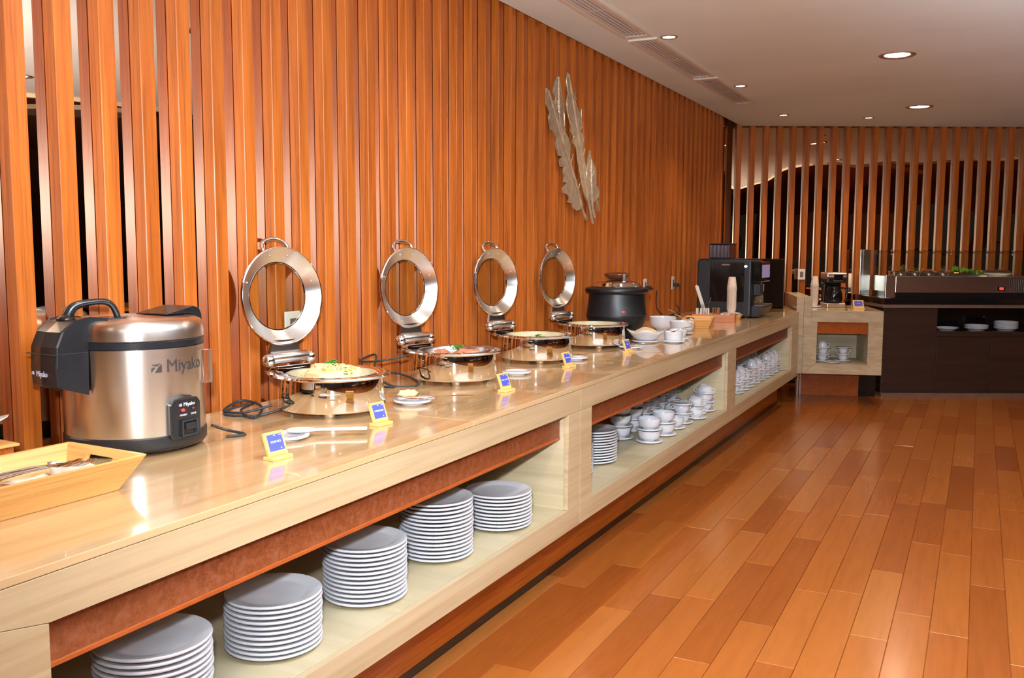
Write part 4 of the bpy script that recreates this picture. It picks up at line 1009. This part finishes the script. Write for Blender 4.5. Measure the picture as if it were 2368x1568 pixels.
# ------------------------------------------------------------------ angled end unit with its open niche
eb = thing('end_unit', 'small cream stone end unit with a square niche of coffee cups', 'counter', far(2.835, 8.965), BETA-radians(10.4))
W_ = .735; DP = 1.0; HT = ZT
def eu(name, g, mat, **kw): return part(name, g, mat, eb, **kw)
ff = .02
eu('face_stone', G().prism([(0.072, .90-.0005), (W_, .9-.0005), (W_-.13, .79), (.072, .79)], 0, ff, 'y'), 'stone', bevel=.001)
eu('face_stone', G().prism([(W_, .899), (W_, ZB), (W_-.135, .385), (W_-.135, .789)], 0, ff, 'y'), 'stone', bevel=.001)
eu('face_stone', G().prism([(0.001, ZB), (W_-.001, ZB), (W_-.136, .3845), (.13, .3845)], 0, ff, 'y'), 'stone', bevel=.001)
eu('face_stone', G().prism([(0, ZB+.001), (.129, .385), (.129, .789), (.071, .789), (.071, 1.03), (0, 1.03)], 0, ff, 'y'), 'stone', bevel=.001)
eu('worktop_slab', G().box(.072, W_, 0.0205, DP, .88, .9), 'stone_top', bevel=.001)
eu('upstand', G().box(0, .071, 0.0205, DP, .3, 1.03), 'stone')
eu('side_panel', G().box(W_-.135, W_-.001, .0205, DP, ZB+.02, .879), 'stone_in'); eu('side_panel', G().box(.072, .13, .0205, DP, ZB+.02, .879), 'stone_in')
eu('back_panel', G().box(.13, W_-.135, DP-.42, DP-.40, .3, .86), 'stone_in')
eu('shelf_board', G().box(.13, W_-.135, .0205, DP-.42, .355, .385), 'stone_in')
eu('valance', G().box(.13, W_-.135, .045, .06, .675, .87), 'kick')
eu('plinth', G().box(.0, .62, .50, .52, 0.0, ZB-.001), 'kick', bevel=.001); eu('plinth_end', G().box(.621, W_+.05, .50, .52, 0.0, ZB-.001), 'gloss_black')
ep = thing('stone_partition', 'tall cream stone panel closing the counter end left of the niche unit', 'panel', far(2.765, 8.975), BETA-radians(10.4))
part('panel_stone', G().box(0, .0685, -.002, 1.05, ZB, 1.03), 'stone', ep, bevel=.001)
for k, xx in enumerate((.075, .101)):
    part('leg', G().box(xx, xx+.020, .44, .47, 0, ZB-.0005), 'grey_metal', ep, bevel=.002)
def eul(x, y, z): # end-unit local to world
    a = BETA-radians(10.4); o = far(2.835, 8.965); return (o.x+x*cos(a)-y*sin(a), o.y+x*sin(a)+y*cos(a), z)
NG = 'cups in the niche of the end unit'
p_ = eul(.215, .20, 0); tower(p_[0], p_[1], .3855, 'scscsC', 'of the left cup tower in the niche', NG, .3)
p_ = eul(.415, .24, 0); tower(p_[0], p_[1], .3855, 'scscs', 'of the right cup tower in the niche', NG, .3)
p_ = eul(.29, .08, 0); tag(part('saucer', SAUCER, None, None, (p_[0], p_[1], .3855)), 'lone white saucer in front of the two cup towers in the niche', 'saucer', NG)
# on the end unit
p_ = eul(.165, .55, 0)
tag(part('saucer', plate_mesh(.078, .015, 'saucer', 32), None, None, (p_[0], p_[1], ZT)), 'white saucer under the paper cups beside the filter coffee maker', 'saucer')
cup_column(p_[0], p_[1], ZT+.0115, 'the stack beside the filter coffee maker', 'paper cups beside the filter coffee maker')
p_ = eul(.365, .62, 0)
fm = thing('filter_coffee_maker', 'black and steel filter coffee maker with glass jug', 'coffee maker', (p_[0], p_[1], ZT), BETA)
part('base', G().box(-.095, .095, -.09, .13, .001, .045), 'brushed', fm, bevel=.008)
part('column', G().box(-.09, .09, .045, .13, .0455, .25), 'black', fm, bevel=.008)
part('brew_head', G().box(-.10, .10, -.085, .13, .2505, .305), 'black', fm, bevel=.012)
part('steel_band', G().box(-.102, .102, -.088, .131, .3055, .355), 'brushed', fm, bevel=.010)
part('display_frame', G().box(-.038, .060, -.094, -.0885, .270, .338), 'handle_chrome', fm, bevel=.006); part('display', G().box(-.033, .055, -.0965, -.0945, .275, .333), 'gloss_black', fm)
part('jug', G().lathe([(0, .048), (.070, .048), (.080, .055), (.086, .09), (.080, .15), (.066, .185), (.062, .20)], 32), 'gloss_black', fm, loc=(-.005, -.02, 0))
part('jug_lid', G().lathe([(.064, .20), (.066, .212), (.05, .225), (0, .228)], 28), 'black', fm, loc=(-.005, -.02, 0))
part('jug_handle', G().tube([(.055, -.03, .195), (.105, -.035, .20), (.125, -.035, .16), (.118, -.035, .09), (.095, -.035, .06)], .011, 10), 'black', fm)
p_ = eul(.57, .38, 0)
t = card(p_[0], p_[1], BETA-.05, 'COFFEE', 'small blue menu card right of the filter coffee maker'); t.scale = (1.45, 1.3, 1.15)
p_ = far(3.195, D_S-.009)
outlet(p_.x, p_.y, 1.215, BETA, 'white wall outlet on the far slats behind the paper cups', False, .08)

# ------------------------------------------------------------------ dark salad bar at the far right
DF = 9.33; L0 = 3.757; L1 = 6.6
sb = thing('salad_bar', 'dark veneered salad bar cabinet with black top and chilled steel well', 'salad bar', (0, 0, 0), BETA)
def sbp(name, g, mat, **kw): return part(name, g, mat, sb, **kw)
DB = 10.18
sbp('kick_strip', G().box(L0+.01, L1, DF+.004, DB, 0, .036), 'grey_metal', bevel=.001)
sbp('veneer_panel', G().box(L0, 4.302, DF, DF+.03, .037, .90), 'veneer', bevel=.0015)
for (a, b) in ((4.306, 4.86), (4.864, 5.42), (5.424, 6.0), (6.004, L1)):
    sbp('veneer_panel', G().box(a, b, DF, DF+.03, .037, .612), 'veneer', bevel=.0015)
sbp('niche_shelf', G().box(4.306, L1, DF, DF+.5, .616, .664), 'veneer', bevel=.001)
sbp('niche_back', G().box(4.306, L1, DF+.5, DF+.52, .62, .90), 'gloss_black'); sbp('niche_side', G().box(4.285, 4.3055, DF+.031, DF+.5, .64, .90), 'veneer')
sbp('cabinet_side', G().box(L0, L0+.03, DF+.031, DB, .037, .90), 'gloss_black')
sbp('carcass', G().box(L0+.031, L1, DF+.53, DB, .04, .90), 'gloss_black')
sbp('metal_edge', G().box(L0-.01, L1, DF-.015, DB, .905, .938), 'grey_metal', bevel=.002)
sbp('black_top', G().box(L0-.01, L1, DF-.02, DB, .939, 1.005), 'gloss_black', bevel=.004)
sbp('well_recess', G().box(L0+.14, L1, DF+.06, DF+.66, 1.006, 1.058), 'black')
sbp('steel_front', G().box(L0+.12, L1, DF+.03, DF+.055, 1.058, 1.222), 'steel', bevel=.003)
sbp('steel_well', G().box(L0+.12, L1, DF+.056, DF+.10, 1.06, 1.218).box(L0+.12, L1, DF+.66, DF+.70, 1.06, 1.218).box(L0+.12, L0+.16, DF+.10, DF+.66, 1.06, 1.218).box(L0+.16, L1, DF+.10, DF+.66, 1.10, 1.150), 'steel')
sbp('power_switch', G().box(4.90, 4.985, DF+.024, DF+.0295, 1.082, 1.122), 'black', bevel=.002)
sbp('switch_light', G().box(4.925, 4.965, DF+.016, DF+.0235, 1.09, 1.114), 'red_led', bevel=.003)
for i in range(12): sbp('grille_slot', G().box(5.03+i*.018, 5.037+i*.018, DF+.0285, DF+.0296, 1.075, 1.19), 'black')
for (l, w_) in ((3.80, .012),):
    sbp('glass_end', G().box(l-.05, l-.042, DF-.0, DF+.62, 1.006, 1.485), 'pane')
    sbp('steel_end_plate', G().box(l-.06, l+.05, DF+.64, DF+.66, 1.006, 1.49), 'steel', bevel=.002)
sbp('steel_end_cheek', G().box(L0+.005, L0+.10, DF-.005, DF+.02, 1.008, 1.235), 'steel', bevel=.003)
for (l) in (L0+.06, L0+.66, L0+1.28, L0+2.0):
    for hz in (1.445, 1.478): sbp('glass_clip', G().ball((l, DF+.02, hz), .010, 10), 'handle_chrome')
sbp('top_glass', G().box(L0-.01, L1, DF+.02, DF+.55, 1.475, 1.483), 'pane'); sbp('glass_edge', G().box(L0-.01, L1, DF+.012, DF+.0195, 1.474, 1.484), 'glass_green')
sbp('front_glass', G().box(L0+.12, L1, DF+.035, DF+.042, 1.235, 1.468), 'pane')
for i, l in enumerate((4.00, 4.145, 4.29, 4.435)):
    for j, dd in enumerate((.22, .44)):
        w = far(l+.03*j, DF+dd); o = thing('salad_pan', ['round steel pan in the front row of the salad bar', 'round steel pan in the rear row of the salad bar'][j], 'pan', (w.x, w.y, 1.158), 0, 'salad bar pans %s row' % ('front', 'rear')[j])
        part('pan', G().lathe([(0, .002), (.055, 0), (.062, .09+.012*j), (.070, .093+.012*j), (.070, .096+.012*j), (.060, .094+.012*j), (.053, .006), (0, .006)], 24), 'chrome', o)
        part('pan_food', G().lathe([(0, .088+.01*j), (.035, .085+.01*j), (.0575, .080+.01*j)], 20), ['egg', 'meat', 'carrot', 'cream_food', 'lettuce'][(i+2*j) % 5], o)
for i, l in enumerate((4.08, 4.27, 4.44)):
    w = far(l, DF+.33); w2 = far(l+.11, DF+.16)
    tag(part('serving_spoon', G().tube([(w.x, w.y, 1.290), (w2.x, w2.y, 1.262)], .006, 8, flat=.6), 'chrome'), ['steel spoon handle over the leftmost salad pan', 'steel spoon handle over the second salad pan', 'steel spoon handle beside the lettuce'][i], 'spoon')
w = far(4.72, DF+.30)
lt = thing('lettuce_pan', 'long steel pan heaped with green lettuce leaves', 'pan', (w.x, w.y, 1.152), BETA)
part('pan', G().box(-.16, .16, -.10, -.095, 0, .095).box(-.16, .16, .095, .10, 0, .095).box(-.16, -.155, -.095, .095, 0, .095).box(.155, .16, -.095, .095, 0, .095), 'steel', lt)
rl = random.Random(9)
for i in range(26):
    xx, yy = rl.uniform(-.14, .14), rl.uniform(-.08, .08); n = 10
    g = G(); vs = [(0, 0, 0)]+[(.034*cos(2*pi*k/n), .028*sin(2*pi*k/n), .010+.012*sin(5*2*pi*k/n+i)) for k in range(n)]
    g.add(vs, [(0, k+1, (k+1) % n+1) for k in range(n)], True)
    lf = part('lettuce_leaf', g, 'lettuce', lt, loc=(xx, yy, .095+.035*max(0, 1-abs(xx+.07)/.12)+rl.random()*.015), rot=(rl.uniform(-1.1, 1.1), rl.uniform(-.9, .9), rl.uniform(0, 6)))
    lf.modifiers.new('th', 'SOLIDIFY').thickness = .0015
w = far(5.02, DF+.30)
tag(part('serving_plate', plate_mesh(.16, .03, 'serving_plate'), None, None, (w.x, w.y, 1.221)), 'wide white plate lit from below at the right of the salad bar', 'plate')
o = part('round_cover', G().lathe([(.15, 0), (.155, .006), (.12, .028), (.05, .036), (0, .037)], 36), 'steel', None, (w.x, w.y, 1.2515)); tag(o, 'round steel cover with small knobs on the wide white plate', 'lid')
for (a, b) in ((.03, .02), (.07, .03)): part('knob', G().ball((a, b, .045), .010, 10), 'handle_chrome', o)
sbp('well_lamp', G().box(4.86, 5.6, DF+.105, DF+.12, 1.205, 1.217), 'warm_light')
for l, n, wh in ((4.48, 1, ''), (4.785, 3, 'middle pile of three'), (5.09, 6, 'tall right pile')):
    sm = plate_mesh(.115, .034, 'niche_plate', 36)
    for k in range(n):
        w = far(l, DF+.17); o = part('soup_plate', sm, None, None, (w.x, w.y, .6645+k*.0125))
        tag(o, 'single white deep plate in the salad bar niche' if n == 1 else ('topmost ' if k == n-1 else '')+'white deep plate, '+wh+', in the salad bar niche', 'plate', 'deep plates in the salad bar niche')

# ------------------------------------------------------------------ leaf sculpture on the slats
LEAF = {
'A': [(5.214, 2.458), (5.221, 2.363), (5.248, 2.344), (5.273, 2.321), (5.254, 2.292), (5.266, 2.26), (5.287, 2.219), (5.35, 2.199), (5.376, 2.178), (5.36, 2.146), (5.377, 2.111), (5.409, 2.071), (5.464, 2.071), (5.421, 2.046), (5.44, 2.006), (5.492, 2.007), (5.484, 1.975), (5.502, 1.949), (5.489, 1.913), (5.539, 1.906), (5.469, 1.87), (5.487, 1.843), (5.558, 1.836), (5.586, 1.813), (5.556, 1.79), (5.632, 1.78), (5.642, 1.755), (5.708, 1.738), (5.774, 1.753), (5.792, 1.779), (5.761, 1.858), (5.703, 1.927), (5.645, 1.994), (5.588, 2.075), (5.595, 2.16), (5.549, 2.204), (5.504, 2.234), (5.46, 2.283), (5.407, 2.331), (5.364, 2.366), (5.288, 2.416), (5.238, 2.448)],
'B': [(5.405, 2.564), (5.369, 2.528), (5.345, 2.484), (5.337, 2.45), (5.371, 2.428), (5.363, 2.38), (5.407, 2.331), (5.46, 2.283), (5.504, 2.234), (5.508, 2.289), (5.502, 2.351), (5.483, 2.424), (5.455, 2.467), (5.446, 2.5), (5.428, 2.538)],
'C': [(5.51, 2.597), (5.492, 2.541), (5.522, 2.477), (5.5, 2.412), (5.51, 2.365), (5.538, 2.321), (5.575, 2.276), (5.563, 2.24), (5.621, 2.212), (5.595, 2.174), (5.669, 2.139), (5.709, 2.035), (5.759, 1.931), (5.82, 1.839), (5.921, 1.755), (5.939, 1.808), (5.947, 1.868), (5.834, 2.009), (5.793, 2.093), (5.811, 2.152), (5.763, 2.155), (5.793, 2.223), (5.77, 2.246), (5.722, 2.258), (5.765, 2.284), (5.739, 2.331), (5.737, 2.403), (5.691, 2.375), (5.653, 2.419), (5.634, 2.441), (5.657, 2.455), (5.606, 2.483), (5.568, 2.526), (5.531, 2.589)],
'D': [(5.873, 2.144), (5.842, 2.082), (5.825, 2.008), (5.817, 1.934), (5.858, 1.863), (5.92, 1.792), (5.949, 1.801), (6.04, 1.843), (6.049, 1.889), (6.027, 1.918), (5.992, 1.923), (5.993, 2.013), (5.962, 2.048), (5.91, 2.088)]}
RIB = {'A': [(5.238, 2.448), (5.339, 2.323), (5.462, 2.174), (5.59, 2.025), (5.723, 1.87), (5.793, 1.75), (5.867, 1.682)], 'B': [(5.406, 2.554), (5.415, 2.333), (5.434, 2.253), (5.479, 2.189)],
       'C': [(5.517, 2.593), (5.598, 2.426), (5.666, 2.266), (5.755, 2.075), (5.838, 1.877), (5.901, 1.754), (5.954, 1.662)], 'D': [(5.891, 2.086), (5.895, 1.939), (5.92, 1.77), (5.963, 1.7)]}
ls = thing('leaf_sculpture', 'champagne metal sculpture of four long leaves hung on the slat wall', 'wall art', (0, 0, 0))
for k, dx in (('A', .012), ('B', .004), ('C', .024), ('D', .034)):
    xb = X_SLAT+.003+dx
    lf = part('leaf', G().prism(LEAF[k], xb, xb+.010, 'x'), 'bronze', ls, bevel=.002)
    part('edge_highlight', G().tube([(xb+.008, a, b) for a, b in LEAF[k]], .0036, 6, True), 'edge_glint', lf)  # bright tube along the outline draws the leaf's edge highlights
    part('midrib', G().tube([(xb+.013, a, b) for a, b in RIB[k]], [.006]+[.009]*(len(RIB[k])-2)+[.010], 8), 'bronze', lf)
    # side veins
    for j in range(1, len(RIB[k])-2):
        (ya, za), (yb, zb) = RIB[k][j], RIB[k][j+1]
        for s_ in (-1, 1):
            part('vein', G().tube([(xb+.0105, ya, za), (xb+.0112, ya+s_*.035+.01, za+.075)], [.004, .0015], 6), 'bronze', lf)
part('stem', G().tube([(X_SLAT+.04, 5.981, 1.885), (X_SLAT+.042, 6.01, 1.826), (X_SLAT+.036, 6.068, 1.753)], [.008, .009, .013], 8), 'bronze', ls)
